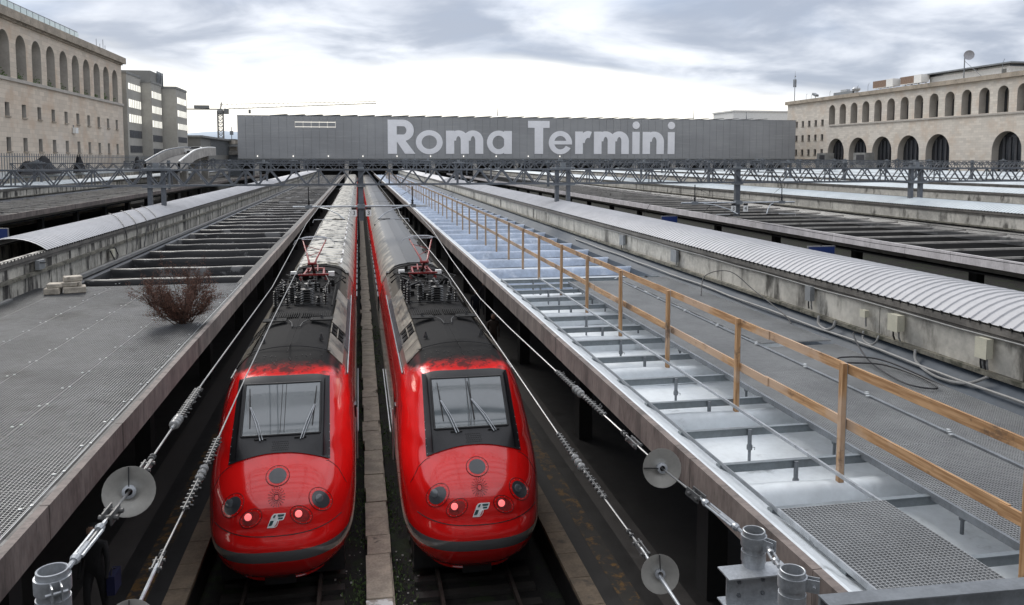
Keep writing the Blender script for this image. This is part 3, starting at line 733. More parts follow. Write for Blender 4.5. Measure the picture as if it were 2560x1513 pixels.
# gutter pipe along the left wall
tag(M().box(-9.98, -9.80, 28.3, 200, 4.55, 4.68).build('roof_gutter_pipe', COND), 'pale square gutter rail along the foot of the left sooty wall', 'gutter')
tag(M().box(-10.02, -9.88, 6, 25.6, 4.64, 4.80).build('roof_gutter_pipe', COND), 'pale kerb rail beside the near left grating', 'gutter')
jb = thing('junction_box', 'cream box with curved cables on the left sooty wall', 'junction box', (-10.1, 36, 4.9))
M().box(-10.07, -9.97, 35.75, 36.1, 4.78, 5.12).build('case', BOXC, jb)
M().tube([(-10.0, 36.2, 5.15), (-9.9, 36.25, 4.85), (-9.9, 35.9, 4.62), (-9.9, 35.6, 4.8), (-10, 35.5, 5.1)], .025, 6).build('cable', CABLE, jb)
for k in range(4):
    loopc('black_cable', 'thin black cable draped across the left vault, %s from the gantry posts' % ('nearest', 'second', 'third', 'farthest')[k], [(-11.2, 45.5-k*1.9, 6.37), (-10.6, 44.6-k*1.9, 6.22), (-10.05, 43.6-k*1.9, 5.82), (-10.0, 42.8-k*1.6, 5.2), (-9.9, 42.0-k*1.5, 4.75)], .018, CABLE)
for k, (yy, lab) in enumerate(((28.2, 'farther'), (23.0, 'nearer'))):
    t = thing('wall_bracket', lab + ' grey metal box bracket bolted to the near left wall', 'bracket', (-10, yy, 5.5), 'brackets on the left wall')
    M().box(-10.10, -9.98, yy-.25, yy+.25, 5.32, 5.62).build('plate', BOXG, t); M().tube([(-9.97, yy-.2, 5.55), (-9.97, yy+.3, 5.50)], .02, 6).build('bolt', DARK, t)
# dried bush
bs = thing('dried_bush', 'leafless reddish brown bush growing through the left grating', 'bush', (-4.3, 21.2, 4.6))
tw = M(); lf = M(); rr = random.Random(11)
def branch(p, d, ln, r, depth):
    pts = [p]; q = p.copy(); dd = d.copy()
    n = 5
    for i in range(n):
        dd = (dd + Vector((rr.gauss(0, .12), rr.gauss(0, .12), rr.gauss(.05, .10)))).normalized(); q = q + dd*ln/n; pts.append(q.copy())
        if depth < 2:
            for _ in range(2 if depth == 0 else 1):
                if rr.random() < .8: branch(q.copy(), (dd + Vector((rr.gauss(0, .45), rr.gauss(0, .45), rr.gauss(.1, .35)))).normalized(), ln*rr.uniform(.28, .5), r*.5, depth+1)
        if depth >= 1 or i > 1:
            for _ in range(3):
                c = q + Vector((rr.gauss(0, .035), rr.gauss(0, .035), rr.gauss(0, .035))); s_ = rr.uniform(.010, .024)
                a = Vector((rr.gauss(0, 1), rr.gauss(0, 1), rr.gauss(0, 1))).normalized(); b_ = a.orthogonal().normalized()
                lf.add([c, c+a*s_*1.6, c+a*s_*.8+b_*s_], [(0, 1, 2)])
    tw.tube(pts, [r*(1-.75*i/n) for i in range(n+1)], 4, False)
for k in range(40):
    a = rr.uniform(0, 6.28); sp_ = rr.uniform(.15, 1.5)
    branch(Vector((-4.3+rr.gauss(0, .08), 21.2+rr.gauss(0, .08), 4.72)), Vector((math.cos(a)*sp_*1.25-.12, math.sin(a)*sp_*.7, rr.uniform(.65, 1.1))).normalized(), rr.uniform(.6, 1.25), .013, 0)
tw.build('branches', TWIG, bs); o = lf.build('foliage', LEAFD, bs); o['kind'] = 'stuff'

# ------------------------------------------------------------------ information screens on the platforms
def screen(lab, x, y, z, w=1.3, h=.75):
    t = thing('information_screen', lab, 'screen', (x, y, z), 'blue platform screens')
    M().box(x-w/2, x+w/2, y, y+.12, z-h/2, z+h/2).build('frame', SIGNB, t)
    M().box(x-w/2+.05, x+w/2-.05, y-.012, y-.002, z-h/2+.05, z+h/2-.05).build('display', SCRN, t)
    M().tube([(x, y+.06, z+h/2), (x, y+.06, 4.3)], .03, 6).build('hanger', DARK, t)
screen('small blue screen far along the gap right of the first right canopy', 24.6, 62, 3.9, 1.4)
screen('blue screen framed in grey beneath the second right canopy fascia', 24.3, 39.5, 3.75, 1.6, .9)
screen('blue screen under the far left canopy fascia, left of the near vault', -23.5, 44.5, 3.5, 1.5)
screen('blue screen beside the left gantry posts under the far left fascia', -23.5, 59, 3.9, 1.3)
# ------------------------------------------------------------------ high-speed trains
def mk_interp(tab, sm_=9):
    zs = np.linspace(.4, 4.42, 403); v = np.interp(zs, [a for a, _ in tab], [b for _, b in tab])
    k = np.ones(sm_)/sm_; p = np.pad(v, sm_//2, mode='edge'); v2 = np.convolve(p, k, 'valid'); return lambda z: float(np.interp(z, zs, v2))
Cz = mk_interp([(.4, .85), (.55, .55), (.75, .32), (1.07, .10), (1.3, .03), (1.5, .08), (1.62, .17), (1.88, .20), (2.1, .28), (2.25, .37), (2.55, .70), (2.84, 1.10), (3.09, 1.50), (3.5, 1.96), (3.92, 2.42), (4.08, 2.68), (4.18, 3.0), (4.28, 3.4), (4.38, 3.95), (4.42, 4.6)], 21)
Wz = mk_interp([(.4, 1.12), (.55, 1.27), (.8, 1.41), (1.1, 1.48), (1.6, 1.51), (2.3, 1.51), (2.9, 1.49), (3.3, 1.44), (3.6, 1.36), (3.92, 1.20), (4.15, 1.0), (4.28, .85), (4.36, .6), (4.40, .35), (4.42, .06)], 5)
Lz = mk_interp([(.4, 2.9), (1.1, 2.85), (1.7, 2.65), (2.9, 2.9), (3.5, 2.7), (3.92, 2.1), (4.15, 1.5), (4.30, .9), (4.42, .4)])
def gs(s): s = min(1, abs(s)); return 1-(1-s**3)**(1/3)
def sst(x, a, b): t = min(1, max(0, (x-a)/(b-a))); return t*t*(3-2*t)
def GS(x, z):
    "plan curve of the nose; the windscreen zone is nearly flat across"
    w = Wz(z); g = gs(x/w); f = sst(z, 2.72, 3.05)*(1-sst(z, 3.98, 4.16))
    if f > 0: g0 = gs(min(.97, .84/w)); e = max(0, g-g0); g = g*(1-f) + f*(e*(1+g0*e/max(1e-6, (1-g0)**2)) + .05*g)
    return g
def SP(x, z): return Vector((x, Cz(z) + Lz(z)*GS(x, z), z))
def SN(x, z):
    e = .01; a = SP(x+e, z)-SP(x-e, z); b = SP(x, z+e)-SP(x, z-e); n = a.cross(b).normalized(); return n if n.y < 0 else -n
def on(x, z, off): return SP(x, z) + SN(x, z)*off
def disc(x0, z0, r, off, n=20, ex=1.0, tilt=0., thick=0):
    "patch of the nose surface: circle of radius r about (x0,z0) measured along the surface"
    p0 = SP(x0, z0); nn = SN(x0, z0); a = Vector((1, 0, 0)); a = (a - nn*a.dot(nn)).normalized(); b = nn.cross(a)
    if b.z < 0: b = -b
    ct, st_ = math.cos(tilt), math.sin(tilt); A = a*ct + b*st_; B = -a*st_ + b*ct
    rings = []
    for f in (0.001, .5, 1.0):
        ring = []
        for k in range(n):
            t = 2*math.pi*k/n; q = p0 + A*(r*ex*f*math.cos(t)) + B*(r*f*math.sin(t))
            ring.append(on(q.x, q.z, off))
        rings.append(ring+[ring[0]])
    return M().grid(rings)
LOCO_L = 19.15
def build_train(xc, y0, label, coachmat, wipers, ribbed, ncoach=8):
    T = thing('high_speed_train', label, 'train', (xc, y0, 0), 'red high-speed trains at the platforms')
    o3 = Vector((xc, y0, 0))
    def tb(m, name, mat, par=None, smooth=False, stuff=False):
        par = par or T
        me = m.mesh(name, mat, (0, 0, 0), smooth); o = bpy.data.objects.new(name, me); COL.objects.link(o); o.parent = par
        if stuff: o['kind'] = 'stuff'
        return o
    # body skin
    zs = list(np.concatenate([np.linspace(.4, 1.0, 8), np.linspace(1.08, 2.0, 14), np.linspace(2.08, 4.0, 26), np.linspace(4.05, 4.42, 14)]))
    ss = [math.sin(math.pi/2*k/16)*(1 if k < 16 else 1) for k in range(-16, 17)]
    rows = []; endL = []; endR = []
    for z in zs:
        row = [SP(Wz(z)*s, z) for s in ss]
        yk = [6.0, 9, 12, 15, LOCO_L]
        pre = [Vector((-Wz(z), q, z)) for q in reversed(yk)]; post = [Vector((Wz(z), q, z)) for q in yk]
        rows.append(pre + row + post)
    m = M().grid(rows)
    # close the roof strip and the rear end
    top = rows[-1]; o_ = len(m.v); m.v += [tuple(p) for p in top]; m.f.append(tuple(range(o_, o_+len(top))))
    back = [r[0] for r in rows] + [r[-1] for r in rows][::-1]
    o_ = len(m.v); m.v += [tuple(p) for p in back]; m.f.append(tuple(range(o_, o_+len(back))))
    body = tb(m, 'locomotive_body', LOCO, smooth=True)
    u = M().box(-1.25, 1.25, 1.5, LOCO_L, .1, .62); tb(u, 'underframe', DARK)
    for k, yb in enumerate((3.6, 14.6)):
        w_ = M()
        for q in (0, 3.0):
            for sx in (-.76, .76): w_.lathe([(.55, -.06), (.55, .06)], (sx, yb+q, .5), (1, 0, 0), 20)
        tb(w_, 'wheelset', RAILM)
    # windscreen surround, glass
    def patch(hw, zb, zt, off, nx=22, nz=16):
        rows = []
        for j in range(nz+1):
            t = j/nz; r_ = []
            for i in range(nx+1):
                s = -1+2*i/nx; a = zb(s)*(1-t) + zt(s)*t; r_.append(on(hw(s, t)*s, a, off))
            rows.append(r_)
        return M().grid(rows)
    tb(patch(lambda s, t: .99 - .04*t, lambda s: 2.86-.20*abs(s)**2.4, lambda s: 4.055-.07*abs(s)**6, .024), 'windscreen_surround', BLACKP, smooth=True)
    gl_ = tb(patch(lambda s, t: .79, lambda s: 3.10, lambda s: 3.93, .034), 'windscreen', GLSC, smooth=True)
    fr_ = M()
    for a, b in (((-.79, 3.10), (.79, 3.10)), ((-.79, 3.93), (.79, 3.93)), ((-.79, 3.10), (-.79, 3.93)), ((.79, 3.10), (.79, 3.93))):
        fr_.tube([on(a[0]+(b[0]-a[0])*k/10, a[1]+(b[1]-a[1])*k/10, .034) for k in range(11)], .022, 6)
    tb(fr_, 'windscreen_seal', DARK, gl_, smooth=True)
    for sx in (-1, 1):
        fr_ = M(); fr_.grid([[on(sx*(.85+q), z, .030 + .02*(q < .02)) for q in (0, .05, .10)] for z in np.linspace(2.74, 3.99, 14)])
        tb(fr_, 'screen_pillar', BLACKP, smooth=True)
        bolts = M()
        for z in np.linspace(2.7, 3.2, 5): bolts.lathe([(.011, 0), (.008, .008)], on(sx*.965, z, .026), SN(sx*.965, z), 6)
        tb(bolts, 'screen_bolt', GALV, stuff=True)
    dv = M(); dv.tube([on(.06, z, .036) for z in np.linspace(3.13, 3.91, 8)], .006, 5); dv.tube([on(-.02, z, .036) for z in np.linspace(3.13, 3.91, 8)], .006, 5)
    tb(dv, 'windscreen_wire', DARK, gl_)
    vg = M()
    for i in range(9):
        for j in range(5):
            x = -.15+.0375*i + (.018 if j % 2 else 0); z = 2.895+.028*j; vg.lathe([(.011, 0), (.011, .004)], on(x, z, .026), SN(x, z), 6)
    tb(vg, 'vent_grille', pm('vent_dark', (.003, .003, .003), .8) if 'vent_dark' not in MATS else MATS['vent_dark'], stuff=True)
    for (bx, tx, bz) in wipers:
        w_ = M()
        w_.tube([on(bx, 3.02, .05), on(bx*.55+tx*.45, 3.28, .075), on(tx, 3.55, .06)], .012, 6)
        w_.tube([on(bx+.05, 3.03, .05), on(bx*.55+tx*.45+.05, 3.28, .075), on(tx+.02, 3.55, .06)], .009, 6)
        wo = tb(w_, 'wiper', GALV, smooth=True)
        bl = M().tube([on(tx+.03*bz, 3.22, .045), on(tx, 3.52, .05), on(tx-.04*bz, 3.86, .045)], [.010, .017, .008], 5); tb(bl, 'wiper_blade', DARK, wo)
        hb = M().bar(on(bx-.12, 3.05, .02), on(bx+.12, 3.05, .02), .05, .05); tb(hb, 'wiper_housing', DARK, wo)
    # lamps
    def lamp(x, z, r, ex, tilt, nm, bulb, roff=0):
        ring = tb(disc(x, z, r, .009, 28, ex, tilt), nm, LOCO, smooth=True)
        # body colour follows the local paint; groove round the cover
        gv = M(); p = disc(x, z, r*1.0, .010, 28, ex, tilt); n_ = 29
        gv.tube([Vector(q) for q in p.v[-n_:]], .006, 4, False); tb(gv, 'cover_seam', DARK, ring)
        tb(disc(x, z, r*.76, .014, 24, ex, tilt), 'lens', LENS if bulb is None else LENSR, ring, True)
        sc = M()
        for k in range(10):
            q = Vector(p.v[-n_ + int(k*2.8)]); c = Vector(p.v[0]); q = c + (q-c)*.88; nn = SN(x, z)
            sc.lathe([(.006, .004), (.004, .011)], q, nn, 6)
        tb(sc, 'cover_screw', CLIP, ring, stuff=True)
        if bulb is not None:
            bb = M().lathe([(.001, .052), (.05, .050), (.066, .036), (.070, .0)], on(x+bulb, z+.03, .0), SN(x, z), 18, False); tb(bb, 'tail_lamp', TAIL, ring, True)
            bz_ = M().lathe([(.078, .0), (.090, .026), (.094, .0)], on(x+bulb, z+.03, .0), SN(x, z), 18, False); tb(bz_, 'lamp_bezel', LENS, ring, True)
        else:
            if abs(x) > .1:
                bb = M().lathe([(.001, .03), (.06, .03), (.085, .018), (.09, .0)], on(x-.03 if x > 0 else x-.07, z+.03, .0), SN(x, z), 18, False); tb(bb, 'headlamp', pm('headlamp_glass', (.10, .11, .12), .1, var=.2, coat=1) if 'headlamp_glass' not in MATS else MATS['headlamp_glass'], ring, True)
    lamp(0, 2.55, .225, 1.0, 0, 'upper_lamp_cover', None)
    for sx in (-1, 1):
        lamp(.83*sx, 2.11, .20, 1.3, -.45*sx, 'headlight_cover', None)
        lamp(.47*sx, 1.92, .155, 1.45, -.5*sx, 'tail_light_cover', -.05*1)
    st_ = M()
    for k in range(20):
        a = 2*math.pi*k/20
        for j in range(5):
            rr_ = .05+.026*j; x = rr_*math.cos(a); z = 2.25+rr_*math.sin(a)*.95; st_.lathe([(.009, 0), (.009, .004)], on(x, z, .003), SN(x, z), 5)
    tb(st_, 'horn_vent', MATS['vent_dark'], stuff=True)
    # rounded parallelogram emblem: white field, green f shape above, red stroke
    def emb(poly, off, mat, nm, par):
        return tb(M().add([on(px*.68, 1.735 + pz*.60, off) for px, pz in poly], [tuple(range(len(poly)))]), nm, mat, par)
    GREEN = MATS.get('emblem_green') or pm('emblem_green', (.03, .09, .09), .4, var=.1); REDE = MATS.get('emblem_red') or pm('emblem_red', (.55, .05, .06), .4, var=.1)
    WHE = MATS.get('emblem_white') or pm('emblem_white', (.92, .92, .92), .4, var=.03)
    e0 = emb([(-.25, 0), (-.23, .06), (-.12, .36), (-.08, .40), (-.04, .42), (.27, .42), (.25, .34), (.21, .24), (.18, .22), (.08, .215), (.06, .12), (.02, .04), (-.03, .005), (-.08, 0)], .011, WHE, 'emblem', None)
    emb([(-.085, .30), (-.075, .345), (-.05, .38), (.005, .39), (-.02, .34), (-.04, .30)], .014, GREEN, 'emblem_green', e0)
    emb([(.055, .39), (.235, .39), (.21, .33), (.11, .325), (.07, .33), (.045, .35)], .014, GREEN, 'emblem_green', e0)
    emb([(.07, .30), (.195, .30), (.18, .25), (.05, .25)], .014, GREEN, 'emblem_green', e0)
    emb([(-.215, .06), (-.15, .22), (-.06, .22), (-.11, .09), (-.14, .07)], .014, GREEN, 'emblem_green', e0)
    emb([(-.05, .035), (0, .10), (.035, .20), (.055, .20), (.04, .12), (.005, .055), (-.03, .03)], .014, REDE, 'emblem_red', e0)
    sm2 = M(); sm2.tube([on(1.22*s, 1.585+.10*abs(s)**2.2, .001) for s in np.linspace(-1, 1, 41)], .010, 5)
    tb(sm2, 'bumper_seam', DARK, smooth=True)
    for sx in (-1, 1):
        hs = M(); hs.tube([on(sx*(.93+.40*t), 2.66-.42*t**1.5-.25*max(0, t-.6), .001) for t in np.linspace(0, 1, 12)], .006, 4); tb(hs, 'bonnet_seam', DARK)
    lip = M(); lip.tube([Vector((Wz(.42)*s, Cz(.42)+Lz(.42)*gs(s)+.01, .41)) for s in np.linspace(-1, 1, 41)], .03, 6); tb(lip, 'bumper_lip', LOCO, smooth=True)
    tb(M().box(-.3, .3, .75, 1.4, .3, .5), 'coupler_cover', DARK)
    # door handle mirrors on the cab side
    for sx in (-1, 1):
        tb(M().box(sx*1.49-.02, sx*1.49+.04, 4.2, 4.5, 2.55, 2.85), 'side_mirror', BLACKP)
        tb(M().grid([[(sx*1.515, a, b) for a in (4.9, 5.9)] for b in (1.1, 2.9)]), 'cab_door', LOCO)
        tb(M().tube([(sx*1.54, 4.8, 1.3), (sx*1.54, 4.8, 2.6)], .018, 6), 'hand_rail', CLIP)
        tb(M().tube([(sx*1.55, 6.3, 1.5), (sx*1.55, 13, 1.5)], .018, 6), 'hand_rail', CLIP)
    # silver shoulder panels with louvres
    def shp(sx, ya, yb, a0, a1, off, mat, nm, par=None, lift=0.):
        def pt(a, y, o_): x = .86+.35*a; z = 4.285-.37*a; return Vector((sx*(x+.7*o_), y, z+.7*o_))
        n_ = 3; rows = [[pt(a0+(a1-a0)*i/4, ya+(yb-ya)*j/n_, off + lift*(j/n_)*(1-i/4)) for i in range(5)] for j in range(n_+1)]
        low = [[v - Vector((sx*.02, 0, .02)) for v in r] for r in rows]
        mm = M().grid(rows); mm.grid(low); 
        for r1, r2 in ((rows[0], low[0]), (rows[-1], low[-1])): mm.grid([r1, r2])
        return tb(mm, nm, mat, par)
    for sx in (-1, 1):
        shp(sx, 4.0, 5.05, .02, 1.0, .02, SILV, 'roof_side_panel'); shp(sx, 5.08, 6.0, .02, 1.0, .02, SILV, 'roof_side_panel')
        lv = shp(sx, 6.03, 8.6, .03, .98, .004, DARK, 'louvre_bay')
        for k in range(5):
            for a0 in (.08, .54): shp(sx, 6.15+.46*k, 6.32+.46*k, a0, a0+.36, .03, SOOT, 'louvre', lv, .03)
        shp(sx, 6.03, 8.6, .45, .53, .032, SILV, 'louvre_rail', lv); shp(sx, 6.03, 8.6, 0, .07, .032, SILV, 'louvre_rail', lv)
        shp(sx, 7.3, 10.9, -.02, .98, .05, SILV, 'roof_side_panel', None, .08)
        shp(sx, 10.95, 12.9, .0, .98, .04, SILV, 'roof_side_panel', None, .05)
        comb = M()
        for k in range(40): comb.bar((sx*1.23, 6.1+.19*k, 3.90), (sx*1.32, 6.1+.19*k, 3.72), .05, .03)
        tb(comb, 'roof_comb', GALV_D, stuff=True)
        tb(M().bar((sx*1.335, 4.0, 3.70), (sx*1.335, 15.4, 3.70), .03, .04), 'roof_gutter', GALV_D)
    # roof fittings
    sl_ = M()
    for k in range(-14, 15):
        if k == 0: continue
        x = k*.058; sl_.bar((x, 7.45, 4.44), (x, 8.2, 4.455), .02, .035)
    tb(sl_, 'roof_grille', SOOT, stuff=True)
    for sx in (-1, 1):
        tb(M().bar((sx*.62-.30, 7.0, 4.47), (sx*.62+.30, 7.0, 4.47), .42, .03), 'roof_plate', SOOT)
        tb(M().tube([(sx*.42, 6.95, 4.49), (sx*.24, 6.9, 4.47), (sx*.14, 6.55, 4.47), (sx*.10, 6.1, 4.46), (0, 6.05, 4.46)], .014, 6), 'roof_cable', DARK)
        hn = M().lathe([(.06, 0), (.05, .05), (.02, .13), (.018, .16)], (sx*.70, 4.85, 4.36), (0, 0, 1), 10); tb(hn, 'antenna', DARK)
        tb(M().lathe([(.05, 0), (.03, .04), (.015, .1)], (sx*.62, 7.05, 4.48), (0, 0, 1), 8), 'antenna', DARK)
    tb(M().box(-.008, .008, 3.4, 7.3, 4.41, 4.428), 'roof_seam', SOOT)
    tb(M().tube([(-.95, 3.95, 4.27)] + [(x, 3.95, 4.30+.135*(1-(x/.9)**2)) for x in np.linspace(-.8, .8, 9)] + [(.95, 3.95, 4.27)], .010, 5), 'roof_seam', DARK)
    rv = M(); rr2 = random.Random(5)
    for k in range(46):
        x = rr2.uniform(-.85, .85); z = rr2.uniform(4.18, 4.30); rv.lathe([(.016, -.002), (.01, .010)], on(x, z, .002), SN(x, z), 6)
    tb(rv, 'roof_rivet', DARK, stuff=True)
    # insulator field
    def ins(x, y, r, h, z0=4.40):
        pr = [(r*.45, 0)]; n_ = max(3, int(h/.07))
        for k in range(n_): a = h*(k+.25)/n_; pr += [(r*.5, a-.012), (r, a), (r*.95, a+.018), (r*.5, a+.03)]
        pr += [(r*.35, h), (r*.3, h+.05)]
        return tb(M().lathe(pr, (x, y, z0), (0, 0, 1), 14), 'insulator', INSUL, smooth=True)
    for a in ((.06, 9.75, .20, .52), (.06, 11.0, .17, .50), (-.42, 10.3, .12, .50), (-.20, 9.6, .11, .30), (-.84, 9.5, .075, .50), (-.88, 10.5, .075, .42), (-.72, 11.4, .08, .42), (-.9, 12.2, .07, .38), (.42, 9.6, .10, .28), (.62, 9.6, .06, .34), (.58, 10.6, .09, .36), (-.50, 9.55, .07, .26), (.66, 11.7, .08, .36), (.2, 12.2, .10, .34), (-.35, 12.4, .10, .34)): ins(*a)
    bb = M()
    for pts in ([(-.84, 9.5, 4.95), (-.42, 10.3, 4.98), (.06, 9.75, 5.0)], [(.06, 9.75, 4.98), (.06, 11, 4.96), (.2, 12.2, 4.80)], [(-.88, 10.5, 4.87), (-.72, 11.4, 4.86), (-.9, 12.2, 4.83), (-.35, 12.4, 4.8)], [(.58, 10.6, 4.8), (.66, 11.7, 4.8), (.5, 13.2, 4.8)], [(-.75, 9.4, 4.46), (-.3, 9.35, 4.48), (.3, 9.35, 4.48), (.7, 9.4, 4.46)], [(.62, 9.6, 4.78), (.58, 10.6, 4.8)]): bb.tube(pts, .016, 6)
    tb(bb, 'bus_bar', DARK, smooth=True)
    eq = M(); rr3 = random.Random(8)
    for k in range(26):
        x = rr3.uniform(-.85, .8); y = rr3.uniform(9.4, 17.5); w_ = rr3.uniform(.05, .16); eq.box(x-w_, x+w_, y-w_*.8, y+w_*.8, 4.38, 4.44+rr3.uniform(.03, .18))
    for k in range(9):
        x = rr3.uniform(-.8, .8); eq.tube([(x, 12.5+rr3.uniform(0, 1), 4.46), (x+rr3.uniform(-.4, .4), 14, 4.6), (x+rr3.uniform(-.6, .6), 15.8, 4.5)], .022, 6)
    tb(eq, 'roof_equipment', SOOT, stuff=True)
    hoop = M()
    for yy, hz in ((16.2, .0), (17.0, .06), (18.6, .02)): hoop.tube([(1.12*s, yy, 4.06+.36*(1-s*s)**.7+hz) for s in np.linspace(-1, 1, 13)], .03, 6)
    for sx in (-1, 1): hoop.tube([(sx*.82, 9.3, 4.42), (sx*.84, 13, 4.46), (sx*.9, 16, 4.38)], .022, 6)
    tb(hoop, 'roof_hoop', SOOT, smooth=True)
    for k, (x, y) in enumerate(((-.75, 15.4), (.62, 15.2))): tb(M().box(x-.11, x+.11, y-.1, y+.1, 4.5, 4.66), 'white_box', WHITEP)
    # pantograph
    yb = 30.35 - 15.6
    pg = tb(M().bar((-.54, yb, 4.62), (.54, yb, 4.62), .09, .06), 'pantograph', REDP)
    b_ = M()
    for sx in (-1, 1): b_.bar((sx*.36, yb, 4.60), (sx*.30, yb+1.7, 4.60), .06, .06); b_.lathe([(.07, 0), (.05, .12)], (sx*.45, yb, 4.42), (0, 0, 1), 10); b_.lathe([(.07, 0), (.05, .12)], (sx*.30, yb+1.7, 4.42), (0, 0, 1), 10)
    b_.bar((-.34, yb+1.7, 4.62), (.34, yb+1.7, 4.62), .07, .06); b_.bar((-.3, yb+1.2, 4.68), (.3, yb+1.2, 4.68), .07, .05)
    b_.tube([(-.16, yb+.2, 4.7), (-.10, yb+1.5, 4.75)], .03, 6); b_.tube([(.14, yb+.2, 4.72), (.08, yb+1.5, 4.78)], .025, 6)
    tb(b_, 'base_frame', REDP, pg)
    kn = Vector((0, yb-.75, 5.12)); tb(M().tube([(0, yb+.55, 4.62), (0, yb-.1, 4.86), tuple(kn)], [.06, .055, .05], 8), 'lower_arm', MATS.get('dark_red') or pm('dark_red', (.07, .012, .012), .5, var=.4), pg, True)
    ux = M(); hd = yb+1.0; hz = 5.88
    for sx in (-1, 1): ux.tube([(sx*.10, kn.y, kn.z+.02), (sx*.13, kn.y+.12, kn.z+.12), (sx*.42, hd, hz-.10)], [.04, .035, .025], 8)
    ux.tube([(-.16, kn.y, kn.z), (.16, kn.y, kn.z)], .05, 8)
    ux.tube([(-.36, hd-.3, hz-.25), (.30, hd-.62, hz-.42)], .013, 5); ux.tube([(.28, hd-.66, hz-.44), (-.14, kn.y+.35, kn.z+.22)], .013, 5)
    tb(ux, 'upper_arm', REDP, pg, True)
    hh = M()
    for dyy in (-.14, .14):
        hh.tube([(-.46, hd+dyy, hz-.02), (-.3, hd+dyy, hz+.02), (0, hd+dyy, hz+.03), (.3, hd+dyy, hz+.02), (.46, hd+dyy, hz-.02)], .018, 6)
    hh.tube([(-.46, hd-.02, hz-.06), (.46, hd-.02, hz-.06)], .018, 6)
    for sx in (-1, 1): hh.tube([(sx*.44, hd-.14, hz), (sx*.56, hd-.14, hz-.02), (sx*.68, hd-.14, hz-.10), (sx*.76, hd-.14, hz-.24)], .012, 6)
    tb(hh, 'pan_head', GALV, pg, True)
    # coaches
    sec = [(max(Wz(z), 1.36 if z < 2 else 0), z) for z in (.5, 1.0, 1.6, 2.3, 2.9, 3.2, 3.45, 3.7, 3.92, 4.08, 4.2, 4.28, 4.35, 4.40)]
    pol = [(x, z) for x, z in sec] + [(.3, 4.415), (-.3, 4.415)] + [(-x, z) for x, z in sec][::-1]
    cm_ = M().ext(pol, 'y', 0, 25.75).mesh('coach', coachmat, smooth=True)
    wn = M()
    for k in range(12):
        for sx in (-1, 1): wn.box(sx*1.515-.012, sx*1.515+.012, 1.6+k*1.95, 3.0+k*1.95, 2.05, 2.72)
    wnm = wn.mesh('window_row', WIN_D)
    rib = M()
    for k in range(26):
        y = .6+k*.97; rib.grid([[(x, y+q, 4.36+.06*(1-(x/.9)**2)+h) for x in np.linspace(-.84, .84, 9)] for q, h in ((-.26, -.005), (-.20, .055), (.20, .055), (.26, -.005))])
    ribm = rib.mesh('roof_corrugation', coachmat, smooth=True)
    gwm = M().box(-1.2, 1.2, -.42, .05, .6, 4.05).mesh('gangway', DARK)
    ltm = M()
    for k in range(7): ltm.box(.80, .90, 1+k*3.5, 2.6+k*3.5, 4.29, 4.33)
    ltmm = ltm.mesh('roof_vent', WHITEP if ribbed else SOOT)
    for k in range(ncoach):
        o = bpy.data.objects.new('coach', cm_); COL.objects.link(o); o.parent = T; o.location = (0, LOCO_L+.4+k*26.1, 0)
        for nm, me in (('window_row', wnm), ('gangway', gwm), ('roof_vent', ltmm)) + ((('roof_corrugation', ribm),) if ribbed else ()):
            q = bpy.data.objects.new(nm, me); COL.objects.link(q); q.parent = o
            if nm in ('window_row', 'roof_vent', 'roof_corrugation'): q['kind'] = 'stuff'
    return T
build_train(-1.66, 15.6, 'left red high-speed train, its coaches with ribbed silver roofs', COACH_S, [(-.40, -.66, 1), (.40, .66, -1)], True)
build_train(2.30, 15.35, 'right red high-speed train, its coaches with flat sooty roofs', COACH_D, [(-.34, -.62, 1), (.46, .05, 1)], False)

